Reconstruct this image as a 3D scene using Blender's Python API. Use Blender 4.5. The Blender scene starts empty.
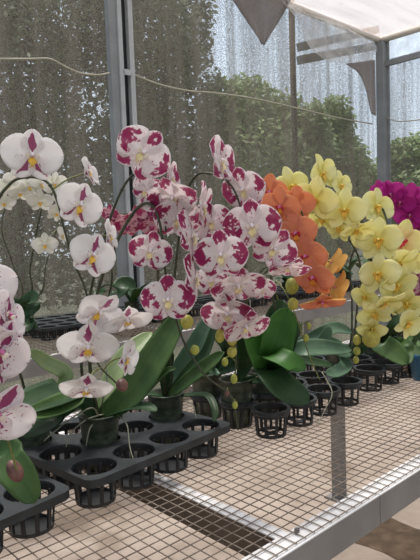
import bpy, bmesh, math, random
import numpy as np
from mathutils import Vector, Matrix

rnd = random.Random(7)
scene = bpy.context.scene
LINK = scene.collection.objects.link

# ---------------------------------------------------------------- camera
FPX, CX, CY, CZ = 571.4, 210.0, 280.0, 1.24
yaw, pitch, roll = 0.8204, 0.0759, -0.03611
Fw = Vector((math.cos(yaw)*math.cos(pitch), math.sin(yaw)*math.cos(pitch), -math.sin(pitch)))
R0 = Vector((math.sin(yaw), -math.cos(yaw), 0)); U0 = R0.cross(Fw)
Rt = R0*math.cos(roll) + U0*math.sin(roll)
Up = -R0*math.sin(roll) + U0*math.cos(roll)
CAM = Vector((0, 0, CZ))
cam_data = bpy.data.cameras.new('camera'); cam = bpy.data.objects.new('camera', cam_data); LINK(cam)
cam_data.sensor_fit = 'VERTICAL'; cam_data.sensor_height = 36.0; cam_data.lens = FPX/560*36
cam_data.clip_start = 0.02; cam_data.clip_end = 300
m = Matrix((Rt, Up, -Fw)).transposed().to_4x4(); m.translation = CAM
cam.matrix_world = m
scene.camera = cam

def at(x, y, t):
    """survey helper: a point of the place, t metres ahead of the photographer"""
    return CAM + (Rt*((x-CX)/FPX) - Up*((y-CY)/FPX) + Fw)*t
def on_z(x, y, z):
    r = Rt*((x-CX)/FPX) - Up*((y-CY)/FPX) + Fw
    return CAM + r*((z-CZ)/r.z)
def on_y(x, y, Y):
    r = Rt*((x-CX)/FPX) - Up*((y-CY)/FPX) + Fw
    return CAM + r*(Y/r.y)
def on_x(x, y, X):
    r = Rt*((x-CX)/FPX) - Up*((y-CY)/FPX) + Fw
    return CAM + r*(X/r.x)

# ---------------------------------------------------------------- materials
def srgb(r, g, b):
    f = lambda c: (c/255/12.92) if c/255 <= 0.04045 else ((c/255+0.055)/1.055)**2.4
    return (f(r), f(g), f(b), 1.0)

class NT:
    def __init__(s, name):
        s.m = bpy.data.materials.new(name); s.m.use_nodes = True
        s.t = s.m.node_tree; s.t.nodes.clear(); s.out = s.n('ShaderNodeOutputMaterial')
    def n(s, typ, inp=None, **kw):
        nd = s.t.nodes.new(typ)
        for k, v in kw.items(): setattr(nd, k, v)
        for k, v in (inp or {}).items(): s.set(nd.inputs[k], v)
        return nd
    def set(s, sock, v):
        if isinstance(v, bpy.types.NodeSocket): s.t.links.new(v, sock)
        else: sock.default_value = v
    def math(s, op, a, b=0.0, c=None, clamp=False):
        nd = s.n('ShaderNodeMath', operation=op, use_clamp=clamp); s.set(nd.inputs[0], a); s.set(nd.inputs[1], b)
        if c is not None: s.set(nd.inputs[2], c)
        return nd.outputs[0]
    def step(s, x, lo, hi):
        nd = s.n('ShaderNodeMapRange', {'Value': x, 'From Min': lo, 'From Max': hi}, interpolation_type='SMOOTHSTEP')
        return nd.outputs[0]
    def mix(s, f, a, b):
        nd = s.n('ShaderNodeMix', data_type='RGBA'); s.set(nd.inputs[0], f); s.set(nd.inputs[6], a); s.set(nd.inputs[7], b)
        return nd.outputs[2]
    def noise(s, vec, scale, detail=2.0, rough=0.5, dim='3D'):
        nd = s.n('ShaderNodeTexNoise', {'Scale': scale, 'Detail': detail, 'Roughness': rough}); s.set(nd.inputs['Vector'], vec)
        return nd.outputs['Fac']
    def vmul(s, v, k):
        nd = s.n('ShaderNodeVectorMath', operation='MULTIPLY'); s.set(nd.inputs[0], v); nd.inputs[1].default_value = k; return nd.outputs[0]
    def vadd(s, v, w):
        nd = s.n('ShaderNodeVectorMath', operation='ADD'); s.set(nd.inputs[0], v); s.set(nd.inputs[1], w); return nd.outputs[0]
    def finish(s, sh): s.t.links.new(sh, s.out.inputs['Surface']); return s.m

def simple(name, col, rough=0.6, metal=0.0, var=0.0, scale=30.0, bump=0.0, spec=0.5):
    k = NT(name); co = k.n('ShaderNodeTexCoord').outputs['Object']
    c = col
    if var:
        f = k.noise(co, scale, 4.0)
        c = k.mix(k.step(f, 0.3, 0.7), tuple(x*(1-var) for x in col[:3])+(1,), tuple(min(1, x*(1+var)) for x in col[:3])+(1,))
    p = k.n('ShaderNodeBsdfPrincipled', {'Base Color': c, 'Roughness': rough, 'Metallic': metal, 'Specular IOR Level': spec})
    if bump:
        b = k.n('ShaderNodeBump', {'Strength': bump, 'Distance': 0.01, 'Height': k.noise(co, scale*2, 4.0)})
        k.set(p.inputs['Normal'], b.outputs[0])
    return k.finish(p.outputs[0])

def petal_shader(k, col, trans=0.3, rough=0.5):
    p = k.n('ShaderNodeBsdfPrincipled', {'Base Color': col, 'Roughness': rough, 'Specular IOR Level': 0.25})
    t = k.n('ShaderNodeBsdfTranslucent', {'Color': k.mix(0.22, col, (1, 1, 1, 1))})
    mx = k.n('ShaderNodeMixShader', {0: trans, 1: p.outputs[0], 2: t.outputs[0]})
    return k.finish(mx.outputs[0])

def petal_mat(name, base, mark=None, kind='plain', mark2=None, trans=0.5, thr=0.5):
    """base colour with a pigment pattern that grows with the petal (UV: u across, v from base to tip)"""
    k = NT(name)
    uv = k.n('ShaderNodeUVMap').outputs[0]
    sp = k.n('ShaderNodeSeparateXYZ', {0: uv}); u, v = sp.outputs[0], sp.outputs[1]
    rd = k.n('ShaderNodeObjectInfo').outputs['Random']
    off = k.n('ShaderNodeCombineXYZ', {0: k.math('MULTIPLY', rd, 37.0), 1: k.math('MULTIPLY', rd, 91.0), 2: k.math('MULTIPLY', rd, 13.0)}).outputs[0]
    vec = k.vadd(uv, off)
    au = k.math('ABSOLUTE', k.math('SUBTRACT', k.math('MULTIPLY', u, 2.0), 1.0))
    c = base
    if kind == 'blotch':      # harlequin: large maroon blotches towards the outer half, small dots inside
        big = k.noise(vec, 4.4, 1.0); fine = k.noise(vec, 16.0, 2.0)
        ctr = k.math('SUBTRACT', 1.0, k.math('MULTIPLY', k.math('ABSOLUTE', k.math('SUBTRACT', v, 0.72)), 2.8))
        edge = k.math('POWER', au, 5.0)
        s = k.math('ADD', k.math('MULTIPLY', big, 1.1), k.math('MULTIPLY', fine, 0.55))
        s = k.math('ADD', s, k.math('MULTIPLY', ctr, 0.42))
        s = k.math('SUBTRACT', s, k.math('MULTIPLY', edge, 0.55))
        msk = k.step(s, thr+0.52, thr+0.58)
        wash = k.mix(k.math('MULTIPLY', k.step(s, thr+0.2, thr+0.6), 0.06), base, mark2 or mark)
        c = k.mix(msk, wash, mark)
        dots = k.n('ShaderNodeTexVoronoi', {'Vector': k.vmul(vec, (9, 7, 1)), 'Scale': 1.6}).outputs['Distance']
        dm = k.math('MULTIPLY', k.step(dots, 0.26, 0.18), k.step(fine, 0.54, 0.62))
        c = k.mix(k.math('MULTIPLY', dm, 0.75), c, mark)
    elif kind == 'stripe':    # one bold mark up the middle
        big = k.noise(vec, 6.0, 2.0)
        s = k.math('SUBTRACT', 1.0, k.math('MULTIPLY', au, 1.35))
        s = k.math('SUBTRACT', s, k.math('MULTIPLY', k.math('ABSOLUTE', k.math('SUBTRACT', v, 0.44)), 1.7))
        s = k.math('ADD', s, k.math('MULTIPLY', k.math('SUBTRACT', big, 0.5), 1.1))
        c = k.mix(k.step(s, thr-0.03, thr+0.05), base, mark)
    elif kind == 'basedots':  # white with a flush and a few dots at the claw
        big = k.noise(vec, 14.0, 1.0)
        s = k.math('ADD', k.math('SUBTRACT', 0.42, v), k.math('MULTIPLY', k.math('SUBTRACT', big, 0.5), 2.2))
        c = k.mix(k.step(s, thr, thr+0.08), base, mark)
    elif kind == 'flush':     # gradient pigment from the base
        s = k.step(v, 0.0, 0.75)
        c = k.mix(s, mark, base)
    elif kind == 'vein':
        w = k.n('ShaderNodeTexWave', {'Vector': k.vmul(vec, (1, 0.15, 1)), 'Scale': 6.0, 'Distortion': 3.0, 'Detail': 2.0}).outputs['Fac']
        nz = k.noise(vec, 22.0, 2.0)
        c = k.mix(k.math('MULTIPLY', k.step(k.math('ADD', w, k.math('SUBTRACT', nz, .5)), 0.35, 0.75), 0.7), base, mark)
        if mark2: c = k.mix(k.step(k.math('ADD', au, k.math('MULTIPLY', v, .25)), 1.02, 1.15), c, mark2)
    return petal_shader(k, c, trans)

WHITE = srgb(240, 231, 232); MAROON = srgb(166, 26, 98); PINKW = srgb(222, 170, 190)
M = {}
M['white'] = petal_mat('white_petal', srgb(248, 245, 242))
M['white_back'] = petal_mat('white_petal_back', srgb(246, 241, 240))
M['white_basedots'] = petal_mat('white_petal_basedots', srgb(250, 248, 246), srgb(140, 20, 84), 'basedots', thr=0.52)
M['white_stripe'] = petal_mat('white_sepal_stripe', srgb(250, 246, 245), srgb(150, 26, 98), 'stripe', thr=0.42)
M['streak_petal'] = petal_mat('streaked_petal', srgb(248, 242, 242), srgb(160, 40, 116), 'basedots', thr=0.30)
M['streak_sepal'] = petal_mat('streaked_sepal', srgb(246, 236, 240), srgb(158, 36, 106), 'stripe', thr=0.20)
M['spot'] = petal_mat('harlequin_petal', srgb(250, 246, 244), MAROON, 'blotch', PINKW, thr=0.445)
M['spot_sepal'] = petal_mat('harlequin_sepal', srgb(250, 243, 243), MAROON, 'blotch', PINKW, thr=0.41)
M['spot_back'] = petal_mat('harlequin_back', srgb(244, 230, 232), srgb(192, 104, 142), 'blotch', PINKW, thr=0.58)
M['small_white'] = petal_mat('small_white_petal', srgb(243, 241, 236), srgb(240, 240, 224), 'flush')
M['orange'] = petal_mat('orange_petal', srgb(238, 166, 134), srgb(218, 98, 80), 'vein', trans=0.36)
M['orange_back'] = petal_mat('orange_petal_back', srgb(250, 216, 124))
M['yellow'] = petal_mat('yellow_petal', srgb(247, 246, 190), srgb(236, 226, 116), 'flush', trans=0.34)
M['yellow_back'] = petal_mat('yellow_petal_back', srgb(246, 240, 184))
M['cream'] = petal_mat('cream_petal', srgb(246, 240, 178), srgb(240, 200, 150), 'flush')
M['magenta'] = petal_mat('magenta_petal', srgb(214, 52, 172), srgb(184, 28, 138), 'vein')
M['pink'] = petal_mat('pink_petal', srgb(230, 188, 196), srgb(176, 48, 102), 'blotch', srgb(206, 110, 140), thr=0.36)
M['lip_yellow'] = simple('yellow_lip', srgb(240, 190, 70), 0.5, var=0.25, scale=160)
M['lip_cream'] = simple('cream_lip', srgb(240, 222, 168), 0.5, var=0.2, scale=160)
M['lip_orange'] = simple('orange_lip', srgb(226, 140, 40), 0.5, var=0.4, scale=160)
M['lip_maroon'] = simple('maroon_lip', srgb(132, 20, 74), 0.5, var=0.3, scale=160)
M['lip_white'] = simple('white_lip', srgb(240, 228, 214), 0.5, var=0.1, scale=160)
M['lip_red'] = simple('red_lip', srgb(206, 46, 70), 0.5, var=0.3, scale=160)
M['lip_magenta'] = simple('magenta_lip', srgb(150, 10, 96), 0.5, var=0.3, scale=160)
M['column_white'] = simple('white_column', srgb(246, 236, 238), 0.45)
M['column_yellow'] = simple('yellow_column', srgb(240, 214, 110), 0.45)
M['column_pink'] = simple('pink_column', srgb(216, 120, 170), 0.45)
M['bud_green'] = simple('green_bud', srgb(156, 158, 66), 0.5, var=0.25, scale=60)
M['bud_maroon'] = simple('maroon_bud', srgb(104, 70, 62), 0.5, var=0.5, scale=50)
M['bud_yellow'] = simple('yellow_bud', srgb(174, 166, 74), 0.5, var=0.2, scale=60)

def leaf_mat(name, top, dark, spec=0.5):
    k = NT(name)
    uv = k.n('ShaderNodeUVMap').outputs[0]
    sp = k.n('ShaderNodeSeparateXYZ', {0: uv}); u, v = sp.outputs[0], sp.outputs[1]
    co = k.n('ShaderNodeTexCoord').outputs['Object']
    nz = k.noise(co, 18.0, 3.0)
    st = k.noise(k.vmul(uv, (34, 1.2, 1)), 1.0, 2.0)
    c = k.mix(k.step(nz, 0.3, 0.7), dark, top)
    c = k.mix(k.math('MULTIPLY', k.step(st, 0.45, 0.75), 0.3), c, tuple(min(1, x*1.5) for x in top[:3])+(1,))
    mid = k.step(k.math('ABSOLUTE', k.math('SUBTRACT', u, 0.5)), 0.03, 0.0)
    c = k.mix(k.math('MULTIPLY', mid, 0.45), c, tuple(x*0.5 for x in dark[:3])+(1,))
    p = k.n('ShaderNodeBsdfPrincipled', {'Base Color': c, 'Roughness': 0.42, 'Specular IOR Level': 0.3})
    t = k.n('ShaderNodeBsdfTranslucent', {'Color': tuple(min(1, x*1.4) for x in top[:3])+(1,)})
    mx = k.n('ShaderNodeMixShader', {0: 0.18, 1: p.outputs[0], 2: t.outputs[0]})
    return k.finish(mx.outputs[0])
M['leaf'] = leaf_mat('leaf_green', srgb(84, 112, 62), srgb(56, 86, 44))
M['leaf_dark'] = leaf_mat('leaf_dark_green', srgb(56, 84, 50), srgb(36, 62, 36))
M['leaf_fresh'] = leaf_mat('leaf_fresh_green', srgb(78, 128, 56), srgb(54, 102, 40))
M['leaf_pale'] = leaf_mat('leaf_pale_underside', srgb(158, 176, 130), srgb(134, 156, 106))
M['leaf_blue'] = leaf_mat('leaf_blue_green', srgb(102, 132, 104), srgb(74, 104, 82))
M['stem'] = simple('stem_dark_green', srgb(62, 66, 44), 0.5, var=0.3, scale=60)
M['stem_green'] = simple('stem_olive_green', srgb(112, 118, 58), 0.5, var=0.25, scale=60)
M['root'] = simple('aerial_root_grey', srgb(150, 150, 128), 0.7, var=0.3, scale=50)
M['stake'] = simple('steel_stake', srgb(150, 148, 140), 0.4, 0.6)
M['bark'] = simple('bark_chips', srgb(96, 62, 42), 0.9, var=0.6, scale=90, bump=0.8)
M['black'] = simple('black_plastic', srgb(47, 51, 53), 0.42, var=0.3, scale=24, bump=0.05)
M['black_basket'] = simple('black_plastic_basket', srgb(36, 38, 40), 0.5, var=0.3, scale=30)
M['blue_plastic'] = simple('blue_plastic', srgb(44, 104, 140), 0.4)
M['steel'] = simple('galvanised_steel', srgb(132, 129, 126), 0.6, 0.0, var=0.12, scale=9)
M['lit_flange'] = simple('lit_flange_steel', srgb(226, 226, 226), 0.5, 0.0, var=0.12, scale=12)  # same rail steel, painted paler for the light falling on its top
M['shaded_web'] = simple('shaded_web_steel', srgb(84, 72, 62), 0.7, var=0.2, scale=14)  # cross rail web: same steel, shade under the mesh painted into its colour
M['wire'] = simple('welded_wire', srgb(136, 124, 112), 0.5, 0.1, var=0.25, scale=40)
M['bolt'] = simple('bolt_steel', srgb(110, 108, 106), 0.4, 0.6)
M['post'] = simple('grey_painted_steel', srgb(136, 140, 142), 0.5, var=0.1, scale=6)
M['post_light'] = simple('pale_aluminium', srgb(176, 180, 182), 0.45, var=0.1, scale=6)
M['gap_fill'] = simple('dark_gap_fill', srgb(34, 36, 38), 0.7)  # dark filler whose colour stands for the empty gap between the door bars
M['cable'] = simple('pale_wire', srgb(172, 168, 150), 0.6)
M['white_pipe'] = simple('white_painted_beam', srgb(226, 218, 208), 0.6, var=0.06, scale=5)

def pot_mat():
    k = NT('clear_green_plastic_pot')
    co = k.n('ShaderNodeTexCoord').outputs['Object']
    nz = k.noise(k.vmul(co, (1, 1, 2.2)), 40.0, 3.0)
    c = k.mix(k.step(nz, 0.35, 0.7), srgb(62, 69, 57), srgb(104, 112, 94))
    p = k.n('ShaderNodeBsdfPrincipled', {'Base Color': c, 'Roughness': 0.3, 'Specular IOR Level': 0.6})
    tr = k.n('ShaderNodeBsdfTransparent', {'Color': (0.8, 0.86, 0.78, 1)})
    return k.finish(k.n('ShaderNodeMixShader', {0: 0.22, 1: p.outputs[0], 2: tr.outputs[0]}).outputs[0])
M['pot'] = pot_mat()

def net_mat(name, col, open_lo, open_hi, scale=90.0):
    """woven shade net hung in loose vertical folds: a fine weave with open gaps, thinner and dirtier in streaks"""
    k = NT(name)
    co = k.n('ShaderNodeTexCoord').outputs['Object']
    fine = k.noise(co, scale, 1.0, 0.5)
    streak = k.noise(k.vmul(co, (9.0, 9.0, 0.35)), 1.0, 4.0, 0.6)
    patch = k.noise(co, 1.1, 3.0)
    o = k.math('ADD', k.math('MULTIPLY', k.math('SUBTRACT', fine, 0.5), 2.4), k.math('MULTIPLY', k.math('SUBTRACT', streak, 0.5), 1.5))
    o = k.math('ADD', o, k.math('MULTIPLY', k.math('SUBTRACT', patch, 0.5), 0.35))
    al = k.n('ShaderNodeMapRange', {'Value': o, 'From Min': -0.4, 'From Max': 0.55, 'To Min': open_lo, 'To Max': open_hi}).outputs[0]
    d = k.n('ShaderNodeBsdfDiffuse', {'Color': col})
    t = k.n('ShaderNodeBsdfTranslucent', {'Color': col})
    dt = k.n('ShaderNodeMixShader', {0: 0.4, 1: d.outputs[0], 2: t.outputs[0]})
    tr = k.n('ShaderNodeBsdfTransparent')
    return k.finish(k.n('ShaderNodeMixShader', {0: al, 1: dt.outputs[0], 2: tr.outputs[0]}).outputs[0])
M['net'] = net_mat('taupe_shade_net', srgb(112, 106, 97), 0.07, 0.74, 140.0)
M['net_flap'] = net_mat('brown_shade_net_flap', srgb(160, 152, 148), 0.05, 0.42)
def film_mat():
    k = NT('milky_roof_film')
    co = k.n('ShaderNodeTexCoord').outputs['Object']
    a = k.noise(k.vmul(co, (0.5, 3.0, 1)), 2.0, 5.0, 0.6); st = k.noise(co, 3.5, 6.0, 0.7)
    c = k.mix(k.step(a, 0.35, 0.75), srgb(206, 192, 181), srgb(186, 168, 156))
    c = k.mix(k.math('MULTIPLY', k.step(st, 0.62, 0.72), 0.7), c, srgb(150, 124, 104))
    d = k.n('ShaderNodeBsdfDiffuse', {'Color': c}); t = k.n('ShaderNodeBsdfTranslucent', {'Color': c})
    dt = k.n('ShaderNodeMixShader', {0: 0.4, 1: d.outputs[0], 2: t.outputs[0]})
    tr = k.n('ShaderNodeBsdfTransparent')
    return k.finish(k.n('ShaderNodeMixShader', {0: 0.55, 1: dt.outputs[0], 2: tr.outputs[0]}).outputs[0])
M['film'] = film_mat()
def sheet_mat():
    k = NT('clear_plastic_curtain')
    co = k.n('ShaderNodeTexCoord').outputs['Object']
    a = k.noise(co, 6.0, 3.0)
    d = k.n('ShaderNodeBsdfDiffuse', {'Color': srgb(236, 234, 232)}); t = k.n('ShaderNodeBsdfTranslucent', {'Color': srgb(236, 236, 238)})
    dt = k.n('ShaderNodeMixShader', {0: 0.5, 1: d.outputs[0], 2: t.outputs[0]})
    tr = k.n('ShaderNodeBsdfTransparent')
    return k.finish(k.n('ShaderNodeMixShader', {0: k.n('ShaderNodeMapRange', {'Value': a, 'From Min': .3, 'From Max': .7, 'To Min': .5, 'To Max': .88}).outputs[0], 1: dt.outputs[0], 2: tr.outputs[0]}).outputs[0])
M['sheet'] = sheet_mat()
def floor_mat():
    k = NT('dusty_concrete')
    co = k.n('ShaderNodeTexCoord').outputs['Object']
    a = k.noise(co, 3.0, 6.0, 0.65); b = k.noise(co, 45.0, 4.0, 0.7); s = k.noise(k.vadd(co, (3.1, 1.7, 0)), 1.3, 4.0, 0.6)
    c = k.mix(k.step(a, 0.3, 0.7), srgb(162, 146, 132), srgb(186, 171, 157))
    c = k.mix(k.math('MULTIPLY', k.step(b, 0.55, 0.75), 0.45), c, srgb(160, 142, 122))
    c = k.mix(k.math('MULTIPLY', k.step(s, 0.56, 0.66), 0.6), c, srgb(120, 104, 86))
    p = k.n('ShaderNodeBsdfPrincipled', {'Base Color': c, 'Roughness': 0.85, 'Specular IOR Level': 0.2})
    bp = k.n('ShaderNodeBump', {'Strength': 0.4, 'Distance': 0.01, 'Height': b}); k.set(p.inputs['Normal'], bp.outputs[0])
    return k.finish(p.outputs[0])
M['floor'] = floor_mat()
M['grass'] = simple('rough_grass', srgb(60, 62, 44), 0.95, var=0.4, scale=3)
M['floor_shade'] = simple('painted_floor_shade', srgb(98, 80, 62), 0.9, var=0.35, scale=14, bump=0.4)  # shadow tone for the dark patch under the bench
M['tree_leaf'] = petal_mat('tree_leaf', srgb(136, 156, 84), srgb(96, 120, 58), 'flush', trans=0.4)
M['tree_leaf_dark'] = petal_mat('tree_leaf_dark', srgb(92, 102, 62), srgb(56, 68, 40), 'flush', trans=0.3)
M['trunk'] = simple('tree_bark', srgb(70, 58, 46), 0.9, var=0.4, scale=8, bump=0.5)

# ---------------------------------------------------------------- object helpers
def new_obj(name, mesh, parent=None, loc=None):
    o = bpy.data.objects.new(name, mesh); LINK(o)
    if parent is not None: o.parent = parent
    if loc is not None: o.location = loc
    return o
def tag(o, label, cat, group=None):
    o['label'] = label; o['category'] = cat
    if group: o['group'] = group
    return o
def thing(name, label, cat, loc=(0, 0, 0), rz=0.0, group=None):
    o = new_obj(name, None); o.location = loc; o.rotation_euler = (0, 0, rz); o.empty_display_size = 0.02
    return tag(o, label, cat, group)
def structure(o): o['kind'] = 'structure'; return o

class MB:
    """gathers vertices, faces, uvs and material slots into one mesh"""
    def __init__(s): s.v = []; s.f = []; s.uv = []; s.mi = []
    def add(s, verts, faces, uvs=None, mi=0):
        o = len(s.v); s.v += [tuple(p) for p in verts]
        for f in faces:
            s.f.append(tuple(o+i for i in f)); s.mi.append(mi)
            s.uv.append([uvs[i] if uvs else (0.5, 0.5) for i in f])
    def box(s, a, b, mi=0, rot=None):
        (x0, y0, z0), (x1, y1, z1) = a, b
        V = [(x0,y0,z0),(x1,y0,z0),(x1,y1,z0),(x0,y1,z0),(x0,y0,z1),(x1,y0,z1),(x1,y1,z1),(x0,y1,z1)]
        s.add(V, [(0,3,2,1),(4,5,6,7),(0,1,5,4),(1,2,6,5),(2,3,7,6),(3,0,4,7)], mi=mi)
    def tube(s, pts, rad, n=8, mi=0, cap=True):
        pts = [Vector(p) for p in pts]
        if not hasattr(rad, '__len__'): rad = [rad]*len(pts)
        V = []; fr = None
        for i, p in enumerate(pts):
            t = (pts[min(i+1, len(pts)-1)]-pts[max(i-1, 0)])
            if t.length < 1e-9: t = Vector((0, 0, 1))
            t.normalize()
            if fr is None:
                fr = t.orthogonal().normalized()
            else:
                fr = (fr - t*fr.dot(t)); fr = fr.normalized() if fr.length > 1e-6 else t.orthogonal().normalized()
            b = t.cross(fr)
            for k in range(n):
                a = 2*math.pi*k/n; V.append(p+(fr*math.cos(a)+b*math.sin(a))*rad[i])
        F = []
        for i in range(len(pts)-1):
            for k in range(n):
                F.append((i*n+k, i*n+(k+1) % n, (i+1)*n+(k+1) % n, (i+1)*n+k))
        if cap: F += [tuple(range(n))[::-1], tuple((len(pts)-1)*n+k for k in range(n))]
        s.add(V, F, mi=mi)
    def lathe(s, prof, n=20, c=(0, 0, 0), mi=0):
        V = [(c[0]+r*math.cos(2*math.pi*k/n), c[1]+r*math.sin(2*math.pi*k/n), c[2]+z) for r, z in prof for k in range(n)]
        F = [(i*n+k, i*n+(k+1) % n, (i+1)*n+(k+1) % n, (i+1)*n+k) for i in range(len(prof)-1) for k in range(n)]
        s.add(V, F, mi=mi)
    def ball(s, c, r, n=10, m=7, axis=None, mi=0):
        c = Vector(c); rx, ry, rz = r if hasattr(r, '__len__') else (r, r, r)
        Q = axis.to_track_quat('Z', 'Y') if axis is not None else None
        V = []
        for i in range(m+1):
            th = math.pi*i/m
            for k in range(n):
                p = Vector((rx*math.sin(th)*math.cos(2*math.pi*k/n), ry*math.sin(th)*math.sin(2*math.pi*k/n), -rz*math.cos(th)))
                V.append(c+(Q @ p if Q else p))
        F = [(i*n+k, i*n+(k+1) % n, (i+1)*n+(k+1) % n, (i+1)*n+k) for i in range(m) for k in range(n)]
        s.add(V, F, mi=mi)
    def shell(s, grid, nu, nv, th, mi_front=0, mi_back=0):
        """grid[j*nu+i] front surface points; gives it a real back and rim"""
        P = [Vector(p) for p in grid]; N = []
        for j in range(nv):
            for i in range(nu):
                du = P[j*nu+min(i+1, nu-1)]-P[j*nu+max(i-1, 0)]; dv = P[min(j+1, nv-1)*nu+i]-P[max(j-1, 0)*nu+i]
                n = du.cross(dv); N.append(n.normalized() if n.length > 1e-12 else None)
        good = [n for n in N if n is not None]; avg = sum(good, Vector()).normalized()
        Bk = [p-(n if n is not None else avg)*th for p, n in zip(P, N)]
        uv = [(i/(nu-1), j/(nv-1)) for j in range(nv) for i in range(nu)]
        q = [(j*nu+i, j*nu+i+1, (j+1)*nu+i+1, (j+1)*nu+i) for j in range(nv-1) for i in range(nu-1)]
        s.add(P, q, uv, mi_front)
        base = len(s.v); s.add(Bk, [f[::-1] for f in q], uv, mi_back)
        ring = [i for i in range(nu)] + [j*nu+nu-1 for j in range(1, nv)] + [(nv-1)*nu+i for i in range(nu-2, -1, -1)] + [j*nu for j in range(nv-2, 0, -1)]
        fb = base-len(P)
        for a, b in zip(ring, ring[1:]+ring[:1]):
            s.f.append((fb+b, fb+a, base+a, base+b)); s.mi.append(mi_back); s.uv.append([uv[b], uv[a], uv[a], uv[b]])
    def mesh(s, name, mats, smooth=True):
        me = bpy.data.meshes.new(name); me.from_pydata(s.v, [], s.f)
        for mt in (mats if isinstance(mats, (list, tuple)) else [mats]): me.materials.append(mt)
        me.polygons.foreach_set('material_index', s.mi)
        l = me.uv_layers.new(name='UVMap'); l.data.foreach_set('uv', [c for f in s.uv for p in f for c in p])
        me.polygons.foreach_set('use_smooth', [smooth]*len(s.f))
        me.validate(); me.update()
        return me
    def build(s, name, mats, parent=None, smooth=True, loc=None):
        return new_obj(name, s.mesh(name, mats, smooth), parent, loc)

def spline(pts, n=8):
    pts = [Vector(p) for p in pts]
    if len(pts) == 2: return [pts[0].lerp(pts[1], i/n) for i in range(n+1)]
    E = [pts[0]*2-pts[1]] + pts + [pts[-1]*2-pts[-2]]; out = []
    for i in range(1, len(E)-2):
        a, b, c, d = E[i-1:i+3]
        for k in range(n):
            t = k/n
            out.append(0.5*((2*b)+(c-a)*t+(2*a-5*b+4*c-d)*t*t+(3*b-a-3*c+d)*t**3))
    out.append(pts[-1]); return out

# ---------------------------------------------------------------- orchid flower kit (unit: 1 = flower width)
def petal_mesh(name, mf, mb, ang, L, W, p=0.85, q=0.55, z0=0.0, cup=0.0, saddle=0.0, curl=0.0, claw=0.35, seed=0, r0=0.02):
    r = random.Random(seed); nu, nv = 9, 10; G = []
    d = Vector((math.cos(ang), math.sin(ang), 0)); s = Vector((math.sin(ang), -math.cos(ang), 0))
    ph = [r.uniform(0, 6.28) for _ in range(3)]
    for j in range(nv):
        v = 0.5-0.5*math.cos(math.pi*(0.04+0.96*j/(nv-1))); v = min(v, 0.9985)
        w = W/2*max(0.0, math.sin(math.pi*v**p))**q
        c = min(1, v/0.28); c = c*c*(3-2*c); w *= claw+(1-claw)*c
        for i in range(nu):
            u = -1+2*i/(nu-1)
            z = z0 + cup*L*v*v - curl*L*max(0, v-0.55)**2*3 + saddle*w*u*u + 0.012*math.sin(ph[0]+5*v+2.2*u)*v + 0.012*math.sin(ph[1]+4*u)*v
            G.append(d*(r0+L*v) + s*(w*u) + Vector((0, 0, z)))
    # u runs to the side that keeps the front normal on +z
    b = MB(); b.shell(G, nu, nv, 0.006, 0, 1)
    me = b.mesh(name, [mf, mb])
    return me

def lip_mesh(name, lobe, mid, callus):
    b = MB()
    # mid lobe: tongue going forward and down, widening, with two small whiskers
    nu, nv = 7, 8; G = []
    for j in range(nv):
        v = j/(nv-1); w = 0.025+0.065*math.sin(math.pi*min(1, v*1.15+0.05))**0.8*(0.55 if v < 0.3 else 1)
        for i in range(nu):
            u = -1+2*i/(nu-1)
            G.append(Vector((w*u, -0.035-0.17*v, 0.05+0.11*v-0.10*v*v+0.35*w*u*u)))
    b.shell(G, nu, nv, 0.008, 1, 1)
    for sx in (-1, 1):
        b.tube(spline([(0.01*sx, -0.20, 0.06), (0.04*sx, -0.235, 0.075), (0.055*sx, -0.215, 0.10)], 4), [0.007]*8+[0.003], 6, 1)
        G = []
        for j in range(nv):
            v = 0.5-0.5*math.cos(math.pi*(0.05+0.94*j/(nv-1))); w = 0.065*math.sin(math.pi*v**0.7)**0.6
            for i in range(nu):
                u = -1+2*i/(nu-1)
                G.append(Vector((sx*(0.025+0.085*v+0.02*u*u), -0.045+w*u+0.05*v, 0.045+0.10*v-0.045*v*v+0.02*u)))
        b.shell(G, nu, nv, 0.008, 0, 0)
    b.ball((0, -0.045, 0.078), (0.017, 0.013, 0.016), 8, 6, mi=2)
    return b.mesh(name, [M[lobe], M[mid], M[callus]])
def column_mesh(name, mat):
    b = MB()
    b.tube(spline([(0, 0.0, -0.05), (0, 0.004, 0.0), (0, 0.018, 0.05), (0, 0.012, 0.10)], 4), [0.018]*4+[0.03]*4+[0.034, 0.034, 0.032, 0.028, 0.016], 8)
    b.ball((0, 0.004, 0.105), (0.022, 0.02, 0.016), 8, 6)
    return b.mesh(name, [M[mat]])

FK = {}
def kit(kind, pf, pb, sf, sb, lobe, mid, callus, col, W=0.56, SL=0.43, SW=0.33, lip_label=None):
    for var, (cup, sad, curl) in enumerate([(0.02, 0.10, 0.05), (0.16, 0.25, 0.10), (-0.10, -0.05, 0.12)]):
        k = {}
        deg = math.radians
        for i, (a, nm) in enumerate([(6, 'petal'), (174, 'petal')]):
            k[nm+str(i)] = petal_mesh(kind+'_petal', M[pf], M[pb], deg(a), 0.48, W, 0.80, 0.52, 0.022, cup, sad, curl, 0.3, seed=11*i+var)
        for i, a in enumerate((90, 232, 308)):
            k['sepal'+str(i)] = petal_mesh(kind+'_sepal', M[sf], M[sb], deg(a), SL, SW, 0.80, 0.5, 0.0, cup*0.7, sad, curl, 0.5, seed=5*i+var)
        k['lip'] = lip_mesh(kind+'_lip', lobe, mid, callus); k['col'] = column_mesh(kind+'_column', col)
        FK[(kind, var)] = k
    FK[kind] = lip_label
kit('white', 'white_basedots', 'white_back', 'white_stripe', 'white_back', 'lip_white', 'lip_yellow', 'lip_orange', 'column_white', 0.60, 0.41, 0.38, 'white and yellow lip')
kit('streak', 'streak_petal', 'white_back', 'streak_sepal', 'white_back', 'lip_white', 'lip_maroon', 'lip_orange', 'column_pink', 0.56, 0.42, 0.36, 'white and maroon lip')
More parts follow.
